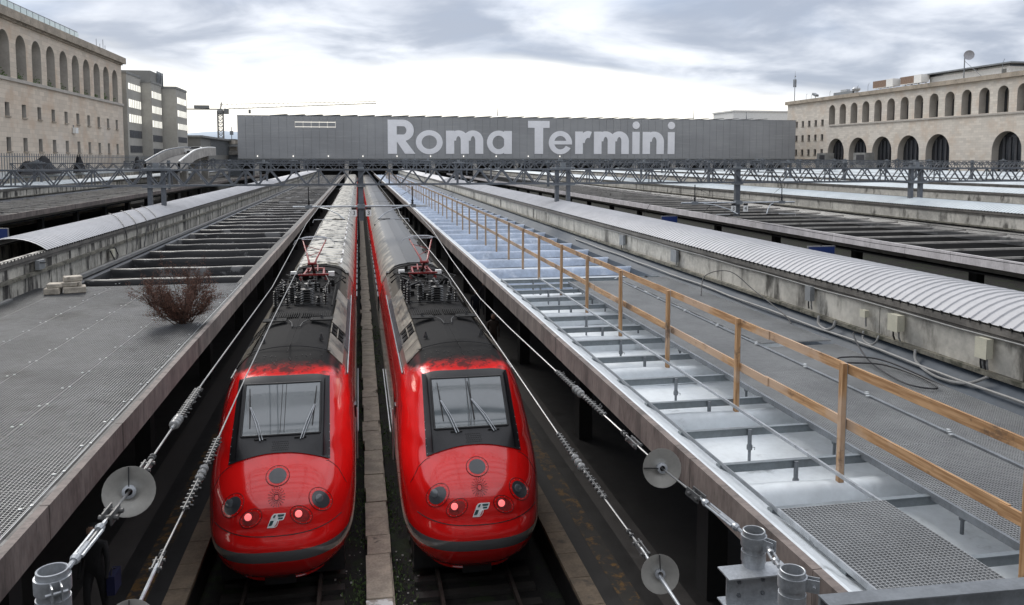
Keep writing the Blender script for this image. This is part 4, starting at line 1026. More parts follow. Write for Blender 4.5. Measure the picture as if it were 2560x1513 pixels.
# ------------------------------------------------------------------ catenary gantries
def gantry(y, zb, zt, x0, x1, label, fine, posts, step=1.36, dyp=.55):
    T = thing('catenary_gantry', label, 'gantry', (0, y, zb), 'catenary gantries across the tracks')
    ch = .10
    for dyy in (0, dyp):
        for z, nm in ((zb, 'bottom_chord'), (zt, 'top_chord')):
            M().box(x0, x1, y+dyy-ch/2, y+dyy+ch/2, z-ch/2, z+ch/2).build(nm, GANT, T)
        n = int((x1-x0)/step); st_ = M()
        if fine:
            bmA = M().bar((0, 0, 0), (step/2, 0, zt-zb), .07, .07).mesh('brace', GANT); bmB = M().bar((0, 0, zt-zb), (step/2, 0, 0), .07, .07).mesh('brace', GANT); bmV = M().box(-.035, .035, -.035, .035, 0, zt-zb).mesh('upright', GANT)
        for k in range(n):
            x = x0 + k*step
            if fine and dyy == 0 and x > -26 and x+step < 60:
                inst('brace', bmB, T, (x, y+dyy, zb)); inst('brace', bmA, T, (x+step/2, y+dyy, zb))
                if k % 3 == 0: inst('upright', bmV, T, (x, y+dyy, zb))
            else:
                st_.bar((x, y+dyy, zt), (x+step/2, y+dyy, zb), .07, .07); st_.bar((x+step/2, y+dyy, zb), (x+step, y+dyy, zt), .07, .07)
                if k % 3 == 0: st_.box(x-.03, x+.03, y+dyy-.03, y+dyy+.03, zb, zt)
        if st_.v: st_.build('lattice_braces', GANT, T, stuff=True)
    cr = M(); x = x0
    while x < x1: cr.bar((x, y, zb), (x+step/2, y+dyp, zb), .045, .045); cr.bar((x+step/2, y+dyp, zt), (x+step, y, zt), .045, .045); x += step
    cr.build('lattice_ties', GANT, T, stuff=True)
    for px, kind in posts:
        if kind == 'pair':
            for q in (-.36, .36):
                M().box(px+q-.11, px+q+.11, y+.1, y+.4, ZC-1.2, zt+.25).build('post', GANT, T)
            M().box(px-.72, px+.72, y-.04, y+.58, zb-.12, zb-.04).build('post_plate', GALV_D, T); M().box(px-.72, px+.72, y-.06, y+.6, zt+.04, zt+.12).build('post_plate', GALV_D, T)
            M().box(px-.16, px+.16, y+.12, y+.36, zt+.12, zt+.42).build('post_cap', GALV_D, T)
        else:
            M().box(px-.15, px+.15, y+.1, y+.4, kind, zt+.35).build('drop_post', GANT, T)
            M().box(px-.26, px+.26, y-.03, y+.55, zb-.14, zb-.05).build('post_plate', GALV_D, T)
            M().box(px-.2, px+.2, y+.02, y+.5, zt+.04, zt+.16).build('post_plate', GALV_D, T)
    return T
def posts(lo, hi, drop):
    P = []
    for x in (-36.2, -11.2, 12.4, 36.9, 57.5, 76.7, 95.7, 114.7, 132):
        if lo < x < hi: P.append((x, 'pair'))
    for x in (-22, .14, 24.0, 46, 66, 86, 105): P.append((x, drop))
    return P
GY = 48.7
gantry(GY, 7.34, 8.21, -39, 138, 'nearest grey lattice gantry spanning every platform and track', True, posts(-40, 140, 5.2))
gantry(102, 7.55, 8.35, -39, 138, 'second grey lattice gantry, just behind the nearest one', True, posts(-40, 140, 5.3))
gantry(148, 7.75, 8.5, -39, 140, 'third lattice gantry, seen as a thin band behind the second', False, posts(-40, 140, 5.3))
gantry(182, 7.9, 8.6, -39, 140, 'fourth lattice gantry, the second last before the sign building', False, posts(-40, 140, 5.3))
gantry(218, 8.0, 8.7, -39, 140, 'last lattice gantry in front of the grey sign building', False, posts(-40, 140, 5.3))

# cantilevers with the track number plates
def text_mesh(s, size):
    cu = bpy.data.curves.new('digit', 'FONT'); cu.body = s; cu.size = size; cu.align_x = 'CENTER'; cu.align_y = 'CENTER'; cu.extrude = .004
    o = bpy.data.objects.new('digit', cu); COL.objects.link(o); dg = bpy.context.evaluated_depsgraph_get(); me = bpy.data.meshes.new_from_object(o.evaluated_get(dg)); bpy.data.objects.remove(o)
    me.materials.clear(); me.materials.append(DARK); return me
def cantilever(px, y, z, digits, label):
    T = thing('catenary_cantilever', label, 'catenary arm', (px, y, z), 'catenary cantilevers below the nearest gantry')
    M().tube([(px-3.9, y, z), (px+3.9, y, z)], .06, 10).build('cross_tube', GALV, T, True)
    M().box(px-.22, px+.22, y-.1, y+.3, z-.12, z+.12).build('clamp', GALV_D, T)
    for sx in (-1, 1):
        i_ = M().lathe([(.04, -.1), (.05, 0), (.09, .06), (.05, .1), (.09, .16), (.05, .2), (.09, .26), (.05, .3), (.03, .5), (.03, 1.1)], (px+sx*3.0, y, z+.06), (0, 0, 1), 10); i_.build('insulator', DARK, T, True)
        M().box(px+sx*3.0-.2, px+sx*3.0+.2, y-.1, y+.1, z-.1, z+.1).build('clamp', GALV_D, T)
        M().tube([(px+sx*2.4, y-.05, z-.05), (px+sx*1.9, y-.6, z-.12), (px+sx*1.3, y-1.4, z-.35), (px+sx*.95, y-1.9, z-.62)], .035, 8).build('steady_tube', GALV, T, True)
        M().tube([(px+sx*.9, y-2.0, z-.62), (px+sx*1.6, y-2.2, z-.60)], .03, 6).build('arm_insulator', DARK, T)
        M().tube([(px+sx*1.3, y-2.1, z-.6), (px+sx*2.6, y-2.4, z-.58), (px+sx*2.66, y-2.4, z-.75)], .02, 6).build('steady_arm', GALV, T)
        M().tube([(px+sx*3.0, y, z+1.0), (px+sx*2.3, y-.3, z+.62)], .012, 5).build('stay_wire', DARK, T)
    for dxx, s_ in zip((-.42, .42), digits):
        sg = M().box(px+dxx-.16, px+dxx+.16, y-.16, y-.13, z-.58, z-.20).build('number_plate', WHITEP, T)
        M().box(px+dxx-.14, px+dxx+.14, y-.15, y-.13, z-.19, z-.06).build('plate_hanger', DARK, T)
        o = inst('digit', text_mesh(s_, .36), sg, (px+dxx, y-.164, z-.39), (R(90), 0, 0))
cantilever(.14, GY, 6.06, ('3', '3'), 'catenary arm over the two red trains, with white number 3 plates')
cantilever(24.0, GY, 6.05, ('3', '4'), 'catenary arm over the dark right canopy, with plates 3 and 4')

# ------------------------------------------------------------------ overhead wires with their anchor fittings
def at(u, v, y):
    "point seen at source pixel (u,v) of the survey, at distance y along the track"
    f, p_, yw, cy_ = 2036., R(4.59), R(10.67), 562.
    r = (u-1280)/f; U = (cy_-v)/f; d_ = math.cos(p_)+U*math.sin(p_); z = -math.sin(p_)+U*math.cos(p_)
    x = r*math.cos(yw)+d_*math.sin(yw); yy = -r*math.sin(yw)+d_*math.cos(yw)
    return Vector((x*y/yy, y, 8.82+z*y/yy))
K = 2560/2511
FIT = pm('dull_fitting_steel', (.13, .13, .128), .55, metal=.35, var=.4, scale=9)
def along(P, yq):
    for a, b in zip(P, P[1:]):
        if a.y <= yq <= b.y: t = (yq-a.y)/(b.y-a.y); return a+(b-a)*t, (b-a).normalized()
    return P[-1], (P[-1]-P[-2]).normalized()
def wire(label, P, fit, discy, turn, r=.011):
    T = thing('overhead_wire', label, 'overhead wire', P[0], 'overhead wires above the trains')
    M().tube(P, r, 7).build('wire', WIREM, T, True)
    rd = M(); rd.tube([P[0], along(P, fit[0][1])[0]], .019, 8); rd.build('tension_rod', GALV, T, True)
    for kind, yq in fit:
        c, t = along(P, yq); side = t.cross(Vector((0, 0, 1))).normalized(); up = side.cross(t)
        if kind == 'clamps':
            m = M(); rr = random.Random(int(yq*10))
            for k in range(9):
                p = c + t*(-.36+.09*k); m.lathe([(.024, -.012), (.03, 0), (.024, .012)], p, t, 8)
                m.tube([p+side*.03-up*.01, p+side*(.05+.02*(k % 2))+up*rr.uniform(-.04, .05)], .010, 5); m.bar(p-side*.045+up*.012, p+side*.04+up*.012, .025, .022)
            m.tube([c-t*.42+up*.02, c+t*.42+up*.02], .011, 6); m.build('wire_clamp', FIT, T)
        elif kind == 'clevis':
            m = M(); m.bar(c-t*.14+side*.03, c+t*.14+side*.03, .014, .06); m.bar(c-t*.14-side*.03, c+t*.14-side*.03, .014, .06)
            for q in (-.1, .1): m.tube([c+t*q-side*.06, c+t*q+side*.06], .018, 7)
            for q in (-.24, -.32): M().lathe([(.028, -.012), (.034, 0), (.028, .012)], c-t*q, t, 8).build('rod_nut', FIT, T)
            m.build('clevis', FIT, T)
        elif kind == 'beads':
            m = M()
            for q in (-.11, .0, .11): m.lathe([(.012, -.05), (.045, -.035), (.058, 0), (.045, .035), (.012, .05)], c+t*q, t, 12)
            m.tube([c-t*.3, c+t*.3], .02, 7); m.build('bead_insulator', PORC, T, True)
        elif kind == 'turnbuckle':
            m = M()
            for q in (-.032, .032): m.tube([c-t*.17+side*q, c+t*.17+side*q], .013, 7)
            for q in (-.2, .2): m.lathe([(.03, -.03), (.04, 0), (.03, .03)], c+t*q, t, 10)
            m.tube([c-t*.32, c-t*.18], .018, 7); m.tube([c+t*.18, c+t*.3], .018, 7); m.build('turnbuckle', GALV, T)
        elif kind == 'plates':
            m = M(); m.bar(c-t*.10+side*.035, c+t*.08+side*.035, .012, .09); m.bar(c-t*.08-side*.035, c+t*.10-side*.035, .012, .09)
            for q in (-.05, .05): m.tube([c+t*q-side*.075, c+t*q+side*.075], .02, 7)
            m.build('link_plate', FIT, T)
    if discy:
        c, t = along(P, discy); n = 28; dn = (t*.45 + (c-Vector((0, 0, 8.82))).normalized()).normalized()
        dm = M().lathe([(.045, -.035), (.205, .02), (.207, .028), (.200, .028), (.040, -.02)], c, -dn, n, False)
        dobj = dm.build('guard_disc', MATS.get('guard_zinc') or pm('guard_zinc', (.42, .41, .38), .42, metal=.6, var=.12, scale=3), T, True)
        hb = M().lathe([(.052, -.06), (.056, .05), (.03, .055)], c, -dn, 16, False); hb.build('disc_hub', GALV, dobj)
        M().bar(c - dn*.035 + turn*.045, c + (turn-dn*turn.dot(dn)).normalized()*.2 - dn*.035, .008, .03, dn).build('disc_slot', DARK, dobj)
    return T
A1 = at(168*K, 1392*K, 6.05); D1 = at(317*K, 1205*K, 7.1)
w1 = [A1, D1, at(500*K, 935*K, 11.5), at(667*K, 705*K, 21.0), at(751*K, 549*K, 33), Vector((-1.66, GY, 6.85)), Vector((-1.66, 100, 6.75)), Vector((-1.66, 230, 6.75))]
wire('left upper wire, running from the bottom left pole with a guard disc', w1, [('turnbuckle', 6.35), ('plates', 6.75), ('clevis', 7.75), ('clamps', 9.9), ('beads', 9.35), ('clamps', 10.6)], 7.1, Vector((0, 0, 1)))
w2 = [at(312*K, 1545*K, 7.0), at(335*K, 1500*K, 7.5), at(390*K, 1375*K, 8.6), at(510*K, 1130*K, 10.6), at(600*K, 930*K, 13.8), at(672*K, 777*K, 19), at(786*K, 549*K, 34), Vector((-1.66, GY, 5.85)), Vector((-1.66, 230, 5.9))]
wire('left lower wire, passing just left of the left train nose', w2, [('clevis', 8.5), ('clamps', 9.9), ('beads', 10.3), ('clamps', 10.9)], 7.12, Vector((0, 0, 1)))
A3 = at(1820*K, 1305*K, 7.0); D3 = at(1622*K, 1147*K, 8.0)
w3 = [A3, D3, at(1390*K, 935*K, 11.2), at(1250*K, 805*K, 14.8), at(1200, 745.5, 17.5), at(1131, 652, 23), at(1079, 572, 30), Vector((2.30, GY, 6.85)), Vector((2.30, 230, 6.75))]
wire('right upper wire, tensioned from the double pole bracket with a guard disc', w3, [('turnbuckle', 7.25), ('plates', 7.55), ('clevis', 8.75), ('clamps', 10.1), ('beads', 10.7), ('clamps', 11.3)], 8.0, Vector((-1, 0, .05)))
w4 = [at(1668*K, 1490*K, 7.6), at(1620*K, 1410*K, 8.1), at(1400*K, 1110*K, 10.6), at(1250*K, 890*K, 14.2), at(1111, 670.5, 22), at(1000, 536.6, 34), Vector((2.30, GY, 5.85)), Vector((2.30, 230, 5.9))]
wire('right lower wire, passing close to the right train nose', w4, [('clevis', 8.55), ('clamps', 9.9), ('beads', 10.35), ('clamps', 10.8)], 8.12, Vector((0, 0, 1)))
for i, x in enumerate((-1.66, 2.30)):
    tag(M().tube([(x+.5, GY+2, 6.95), (x+.45, 80, 6.6), (x+.5, 102, 7.0)], .012, 5).build('feeder_wire', WIREM), ('thin feeder wire beyond the gantry above the left train', 'thin feeder wire beyond the gantry above the right train')[i], 'overhead wire')
for i, (x, sg, lab) in enumerate(((18.0, 1, 'thin dark wire sagging over the gap beyond the first right vault'), (22.2, 1, 'thin dark wire crossing the dark right canopy'), (27.0, 1, 'thin dark wire highest over the dark right canopy'), (-19.5, 1, 'thin dark wire over the gap left of the left vault'))):
    tag(M().tube([(x, 14 + k*6, 4.9 + i*.25 + .12*abs(k-3)*.5 + (.25 if i == 2 else 0)) for k in range(7)] + [(x, GY, 6.0), (x, 200, 6.1)], .014, 5).build('overhead_wire', DARK), lab, 'overhead wire')
# anchor poles
def pole(label, x, y, z, r, zb, ear):
    T = thing('anchor_pole', label, 'pole', (x, y, zb), 'open galvanised pipe poles at the bottom edge')
    M().lathe([(r, zb-z), (r, 0), (r-.008, .004), (r-.014, 0), (r-.014, -.6)], (x, y, z), (0, 0, 1), 28, False).build('pipe', GALV, T, True)
    M().lathe([(r+.002, -.15), (r+.016, -.148), (r+.016, -.045), (r+.002, -.043)], (x, y, z), (0, 0, 1), 28, False).build('collar', GALV, T, True)
    M().lathe([(r+.002, -.30), (r+.010, -.298), (r+.010, -.20), (r+.002, -.198)], (x, y, z), (0, 0, 1), 28, False).build('collar', GALV, T, True)
    e = Vector(ear).normalized(); s_ = e.cross(Vector((0, 0, 1)))
    m = M(); c = Vector((x, y, z-.1)) + e*(r+.05)
    for q in (-.03, .03): m.bar(c+s_*q-e*.05, c+s_*q+e*.06, .010, .11)
    m.tube([c-s_*.07+e*.02, c+s_*.07+e*.02], .013, 7); m.build('collar_ear', GALV, T)
    return T
pole('galvanised pipe pole at the bottom left corner', A1.x-.09, A1.y-.05, A1.z+.02, .105, -.2, (.5, -1, 0))
P1 = pole('left one of the two pipe poles at bottom right', A3.x+.08, A3.y-.08, A3.z+.05, .105, 4.45, (.6, -1, 0))
pb = at(1944*K, 1397*K, 6.05); P2 = pole('right and nearest of the two pipe poles at bottom right', pb.x, pb.y, pb.z, .105, 4.2, (.9, -.6, 0))
T = thing('strut_turnbuckle', 'short turnbuckle linking the two pipe poles at bottom right', 'turnbuckle', (A3.x, A3.y, A3.z))
a = Vector((A3.x+.14, A3.y-.24, A3.z-.05)); b = Vector((pb.x-.07, pb.y+.1, pb.z-.02)); c = (a+b)/2; t = (b-a).normalized(); s_ = t.cross(Vector((0, 0, 1))).normalized()
m = M(); m.tube([a, c-t*.12], .018, 8); m.tube([c+t*.12, b], .018, 8)
for q in (-.026, .026): m.tube([c-t*.13+s_*q, c+t*.13+s_*q], .012, 7)
for q in (-.15, .15): m.lathe([(.022, -.03), (.034, 0), (.022, .03)], c+t*q, t, 10)
m.build('turnbuckle_body', GALV, T)
# bracket beam and long edge beam
ib = thing('bracket_beam', 'bolted galvanised I-beam carrying the left bottom right pole', 'steel beam', (3.6, 6.9, 4.3))
bx0 = at(1790*K, 1415*K, 6.75); z1_ = bx0.z
m = M(); X0, X1 = bx0.x, bx0.x+.62
m.box(X0-.03, X1, 6.70, 6.95, z1_-.014, z1_); m.box(X0, X1, 6.81, 6.83, z1_-.30, z1_-.014); m.box(X0-.03, X1, 6.70, 6.95, z1_-.314, z1_-.30); m.build('beam', GALV, ib)
m = M()
for q in (.12, .36):
    for zz_ in (-.09, -.22): m.lathe([(.022, 0), (.022, .012), (.012, .013), (.012, .03)], (X0+q, 6.81, z1_+zz_), (0, -1, 0), 6)
m.build('bolt', GALV_D, ib)
M().box(X0+.02, X1, 6.66, 6.80, z1_-.62, z1_-.33).build('lower_beam', GALV_D, ib)
pa = at(2009*K, 1462*K, 5.4); pc_ = at(2560, 1100+1245/3.592, 5.4)
eb = thing('edge_beam', 'dark steel channel crossing the bottom right corner in front of the grating', 'steel beam', (pa.x, 5.4, pa.z))
m = M(); dirx = (pc_-pa); q2 = pa + dirx*1.6
m.bar(pa+Vector((0, 0, -.12)), q2+Vector((0, 0, -.12)), .03, .24); m.bar(pa+Vector((0, -.06, -.005)), q2+Vector((0, -.06, -.005)), .16, .012); m.build('channel', GALV_D, eb)
# ------------------------------------------------------------------ sign building over the tracks
YB = 250.0; ZB0, ZB1 = 9.15, 21.65; XB0, XB1 = -34.5, 143.0
sb = thing('sign_building', 'long grey panelled building over the tracks lettered Roma Termini', 'building', (54, YB, 9))
npn = 76; pw = (XB1-XB0)/npn
lowp = M().box(0, pw-.05, -.05, .05, 0, 6.02).mesh('facade_panel', FACA); upp = M().box(0, pw-.05, -.05, .05, 0, 6.38).mesh('facade_panel', FACA)
upa = M().box(0, pw-.05, -.05, .05, 0, 3.1)
upa.box(0, pw-.05, -.05, .05, 3.22, 4.50); upa.box(0, pw-.05, -.05, .05, 4.64, 6.38)
upam = upa.mesh('slotted_panel', FACA)
for k in range(npn):
    x = XB0 + k*pw
    inst('facade_panel', lowp, sb, (x, YB, ZB0+.05)); inst('slotted_panel' if 7 <= k <= 11 else 'facade_panel', upam if 7 <= k <= 11 else upp, sb, (x, YB, ZB0+6.1))
fm_ = M(); fm_.box(XB0, XB1, YB+.12, YB+.3, ZB0, ZB0+9.0); fm_.box(XB0, XB0+16.3, YB+.12, YB+.3, ZB0+9, ZB1-.3); fm_.box(XB0+28.2, XB1, YB+.12, YB+.3, ZB0+9.0, ZB1-.3)
fm_.box(XB0, XB1, YB+.1, YB+30, ZB0-.6, ZB0-.1); fm_.build('frame', ROOFG, sb)
M().box(XB0-.1, XB1+.1, YB-.12, YB+.35, ZB0-.15, ZB0+.04).build('base_trim', BRUSHP, sb)
M().box(XB0-.1, XB1+.1, YB-.1, YB+.1, ZB1-.12, ZB1+.06).build('top_trim', GALV_D, sb)
M().box(XB0, XB0+.3, YB+.1, YB+30, ZB0, ZB1).build('end_wall', FACA, sb); M().box(XB1-.3, XB1, YB+.1, YB+30, ZB0, ZB1-.1).build('end_wall', FACA, sb)
M().box(-26, XB1-8, YB+1.5, YB+28, ZB1-.3, ZB1+.10).build('roof', ROOFG, sb)
pvm = M(); pvm.ext([(0, .12), (4.3, .40), (5.0, .40), (5.0, .30), (4.2, .26), (.1, .0)], 'y', 0, 9); pvm = pvm.mesh('roof_panel', PVP)
for k in range(31): inst('roof_panel', pvm, sb, (-25.5 + k*5.15, YB+2.2, ZB1+.12), scale=(1, 1, 1.15))
for k in range(10):
    M().lathe([(.05, .28), (.12, .2), (.15, 0), (.08, -.15)], (-29 + k*10.15, YB-.35, ZB0+.55), (0, 0, 1), 10).build('uplight', UPL, sb, True)
for k in range(14):
    M().box(-30+k*13, -28.8+k*13, YB+.5, YB+2, -.2, ZB0-.6).build('pillar', CONC, sb)
M().box(-50, 160, YB+26, YB+30, -.2, ZB0-.65).build('back_wall', DARK, sb)
# letters
def ring(cx, cz, ax, az, bx_, bz_, a0=0, a1=360, n=40):
    out = []; inn = []
    for k in range(n+1):
        t = R(a0+(a1-a0)*k/n); out.append((cx+ax*math.cos(t), cz+az*math.sin(t))); inn.append((cx+bx_*math.cos(t), cz+bz_*math.sin(t)))
    return out, inn
class G(M):
    n_ = 0
    def lay(s): s.n_ += 1; return YB-.05-.10-.004*s.n_, YB-.052
    def rect(s, x0, x1, z0, z1): f_, b_ = s.lay(); return s.box(x0, x1, f_, b_, z0, z1)
    def rng(s, *a, **k):
        out, inn = ring(*a, **k); f_, b_ = s.lay()
        for i in range(len(out)-1):
            s.ext([out[i], out[i+1], inn[i+1], inn[i]], 'y', f_, b_)
        return s
    def pol(s, p): f_, b_ = s.lay(); return s.ext(p, 'y', f_, b_)
Z0, ZCAP, ZX, SW = 10.5, 20.75, 17.55, 2.62
def L_o(x0, x1): return G().rng((x0+x1)/2, (Z0+ZX)/2, (x1-x0)/2, (ZX-Z0)/2+.12, (x1-x0)/2-1.75, (ZX-Z0)/2-1.45)
def arch(g, x0, x1, sw):
    c = (x0+x1)/2; ax = (x1-x0)/2; zc = ZX-ax*.95
    g.rng(c, zc, ax, ZX-zc+.12, ax-sw, ZX-zc-1.65, 0, 180); g.rect(x1-sw, x1, Z0, zc)
def L_R():
    g = G(); g.rect(8.9, 11.6, Z0, ZCAP); zt, zb_ = ZCAP, 14.35; c = (zt+zb_)/2; a = (zt-zb_)/2
    g.rng(13.5, c, 3.25, a, 1.0, a-1.95, -90, 90); g.rect(11.6, 13.5, zt-1.95, zt); g.rect(11.6, 13.5, zb_, zb_+1.95)
    g.pol([(14.05, Z0), (17.15, Z0), (13.9, 14.9), (11.6, 14.9), (11.6, 14.2)]); return g
def L_m(x0, x1):
    g = G(); g.rect(x0, x0+2.5, Z0, ZX); w = (x1-x0-2.5)/2; arch(g, x0+.6, x0+2.5+w, 2.5); arch(g, x0+.6+w, x1, 2.5); return g
def L_a(x0, x1): g = L_o(x0, x1-.5); g.rect(x1-2.45, x1, Z0, ZX); return g
def L_e(x0, x1):
    g = G(); cx, cz = (x0+x1)/2, (Z0+ZX)/2; ax, az = (x1-x0)/2, (ZX-Z0)/2+.12
    g.rng(cx, cz, ax, az, ax-1.75, az-1.55, 0, 332); g.rect(x0+1.2, x1-.02, cz-.55, cz+.55); return g
def L_r(x0, x1):
    g = G(); g.rect(x0, x0+2.5, Z0, ZX); g.rng(x1-.9, ZX-3.6, 3.1, 3.75, 1.1, 1.6, 68, 180); return g
def L_i(x0, x1): g = G(); g.rect(x0, x1, Z0, ZX); g.rng((x0+x1)/2, 19.65, 1.2, 1.2, .02, .02); return g
def L_n(x0, x1): g = G(); g.rect(x0, x0+2.5, Z0, ZX); arch(g, x0+.6, x1, 2.5); return g
def L_T(): g = G(); g.rect(54.25, 57.0, Z0, 18.6); g.rect(52.16, 59.05, 18.6, ZCAP); return g
for gl_ in (L_R(), L_o(17.35, 25.5), L_m(26.55, 38.05), L_a(39.2, 47.05), L_T(), L_e(58.8, 66.3), L_r(67.35, 72.5), L_m(73.5, 85.05), L_i(86.2, 88.65), L_n(89.65, 96.85), L_i(98.15, 100.5)):
    gl_.build('letter', LETT, sb)

# ------------------------------------------------------------------ arcaded side buildings
def wall_cells(T, axis_x, side, cells, y0, y1, z0, z1, depth, mat):
    "front skin at x=axis_x between y0..y1,z0..z1 with rectangular/arched holes, plus reveals; side = direction into the building (+1/-1)"
    bm = bmesh.new()
    ys = sorted(set([y0, y1] + [c[0] for c in cells] + [c[1] for c in cells])); zs = sorted(set([z0, z1] + [c[2] for c in cells] + [c[3] for c in cells]))
    m = M(); rv = M()
    for i in range(len(ys)-1):
        for j in range(len(zs)-1):
            a, b, c, d_ = ys[i], ys[i+1], zs[j], zs[j+1]
            hit = None
            for q in cells:
                if q[0] <= a+1e-6 and q[1] >= b-1e-6 and q[2] <= c+1e-6 and q[3] >= d_-1e-6: hit = q
            if not hit: m.add([(axis_x, a, c), (axis_x, b, c), (axis_x, b, d_), (axis_x, a, d_)], [(0, 1, 2, 3)])
    for ya, yb, za, zb_, arched in cells:
        X1 = axis_x + side*depth
        if arched:
            r = (yb-ya)/2; cy = (ya+yb)/2; zc = zb_-r; n = 14
            arc = [(cy+r*math.cos(math.pi*k/n), zc+r*math.sin(math.pi*k/n)) for k in range(n+1)]     # from yb to ya
            for k in range(n):                                                                        # spandrels
                p, q = arc[k], arc[k+1]
                top = [(axis_x, p[0], zb_), (axis_x, q[0], zb_)]
                if abs(p[1]-zb_) < 1e-6 and abs(q[1]-zb_) < 1e-6: continue
                m.add([(axis_x, p[0], p[1]), (axis_x, q[0], q[1]), top[1], top[0]], [(0, 1, 2, 3)])
            prof = [(yb, za)] + arc + [(ya, za)]
        else: prof = [(yb, za), (yb, zb_), (ya, zb_), (ya, za)]
        rv = M()
        for k in range(len(prof)):
            p, q = prof[k], prof[(k+1) % len(prof)]
            rv.add([(axis_x, p[0], p[1]), (axis_x, q[0], q[1]), (X1, q[0], q[1]), (X1, p[0], p[1])], [(0, 1, 2, 3)])
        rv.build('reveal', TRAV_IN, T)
    m.build('facade', mat, T)
def flatpoly(name, x, ya, yb, za, zb_, arched, mat, T):
    if arched:
        r = (yb-ya)/2; cy = (ya+yb)/2; zc = zb_-r; P = [(cy+r*math.cos(math.pi*k/14), zc+r*math.sin(math.pi*k/14)) for k in range(15)] + [(ya, za), (yb, za)]
    else: P = [(yb, za), (yb, zb_), (ya, zb_), (ya, za)]
    return M().add([(x, a, b) for a, b in P], [tuple(range(len(P)))]).build(name, mat, T)
LB = thing('arcaded_building', 'beige travertine building at left with tall arcade and rows of small windows', 'building', (-45, 130, 0))
XL = -45.0; cells = []; yl0, yl1 = 60., 171.5
arc_y = [121.37+5.487*k for k in range(-11, 9)]
for a in arc_y: cells.append((a, a+3.45, 19.62, 25.65, True))
win_y = [117.06+5.487*k for k in range(-10, 10)]
for a in win_y:
    cells.append((a, a+1.42, 14.5, 16.28, False)); cells.append((a, a+1.42, 9.9, 11.73, False)); cells.append((a, a+1.42, 5.3, 7.1, False))
wall_cells(LB, XL, -1, cells, yl0, yl1, -.2, 27.3, 1.6, TRAV)
for c in cells:
    if c[4]:
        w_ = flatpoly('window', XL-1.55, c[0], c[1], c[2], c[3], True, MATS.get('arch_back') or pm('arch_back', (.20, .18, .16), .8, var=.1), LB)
        flatpoly('pane', XL-1.52, c[0]+.5, c[0]+2.6, c[2], c[3]-1.5, True, WIN_D, w_)
    else:
        w_ = flatpoly('window', XL-.45, c[0], c[1], c[2], c[3], False, WIN_M, LB)
        M().box(XL-.1, XL+.18, c[0]-.12, c[1]+.12, c[2]-.16, c[2]).build('sill', CORN, w_)
M().box(-75, XL+.75, yl0, yl1+.8, 27.3, 28.45).build('cornice', CORN, LB)
M().box(XL-.1, XL+.3, yl0, yl1+.1, 27.0, 27.29).build('cornice_band', CORN, LB)
M().box(XL-.1, XL+.28, yl0, yl1+.1, 19.15, 19.58).build('string_course', TRAV_IN, LB)
M().box(-75, XL-.02, yl1-.3, yl1, -.2, 27.3).build('end_wall', TRAV, LB)
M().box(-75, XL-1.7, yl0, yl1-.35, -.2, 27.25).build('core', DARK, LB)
gl2 = M(); rp = M()
for k in range(26):
    y_ = 100 + k*2.2
    if y_ > 149: break
    rp.box(XL-1.05, XL-.97, y_-.03, y_+.03, 28.45, 30.1); gl2.box(XL-1.02, XL-1.0, y_+.05, y_+2.15, 28.6, 30.0)
gl2.build('balustrade_glass', GLAS, LB, stuff=True); rp.build('balustrade_post', GALV_D, LB, stuff=True)
M().box(XL-1.06, XL-.96, 100, 150, 30.05, 30.13).build('balustrade_rail', GALV_D, LB)
fg = M(); rr = random.Random(4)
for a in arc_y:
    if a < 100: continue
    for k in range(70):
        p = Vector((XL-.2-rr.random()*.9, a+.3+rr.random()*2.8, 19.65+abs(rr.gauss(0, .45))))
        s_ = rr.uniform(.08, .22); d_ = Vector((rr.gauss(0, 1), rr.gauss(0, 1), rr.gauss(0, 1))).normalized(); e_ = d_.orthogonal().normalized()
        fg.add([p, p+d_*s_*2, p+d_*s_+e_*s_], [(0, 1, 2)])
o = fg.build('arcade_ivy', LEAFG); o['kind'] = 'stuff'
fl = thing('floodlight', 'white floodlight box fixed between the window rows of the left building', 'floodlight', (XL+.3, 142.6, 13.6))
M().box(XL+.1, XL+.6, 142.1, 143.3, 13.0, 13.9).build('lamp_head', WHITEP, fl); M().box(XL-.02, XL+.12, 142.6, 142.8, 13.3, 14.3).build('bracket', GALV_D, fl)
an = thing('roof_antenna', 'short antenna cluster on the far end of the left building cornice', 'antenna', (XL-1, 163, 28.45))
for q, h in ((0, 2.0), (1.2, 1.3), (2.3, 2.2), (3.0, 1.2)): M().tube([(XL-1+q*.2, 160+q, 28.45), (XL-1+q*.2, 160+q, 28.45+h)], .05, 5).build('mast', GALV_D, an)

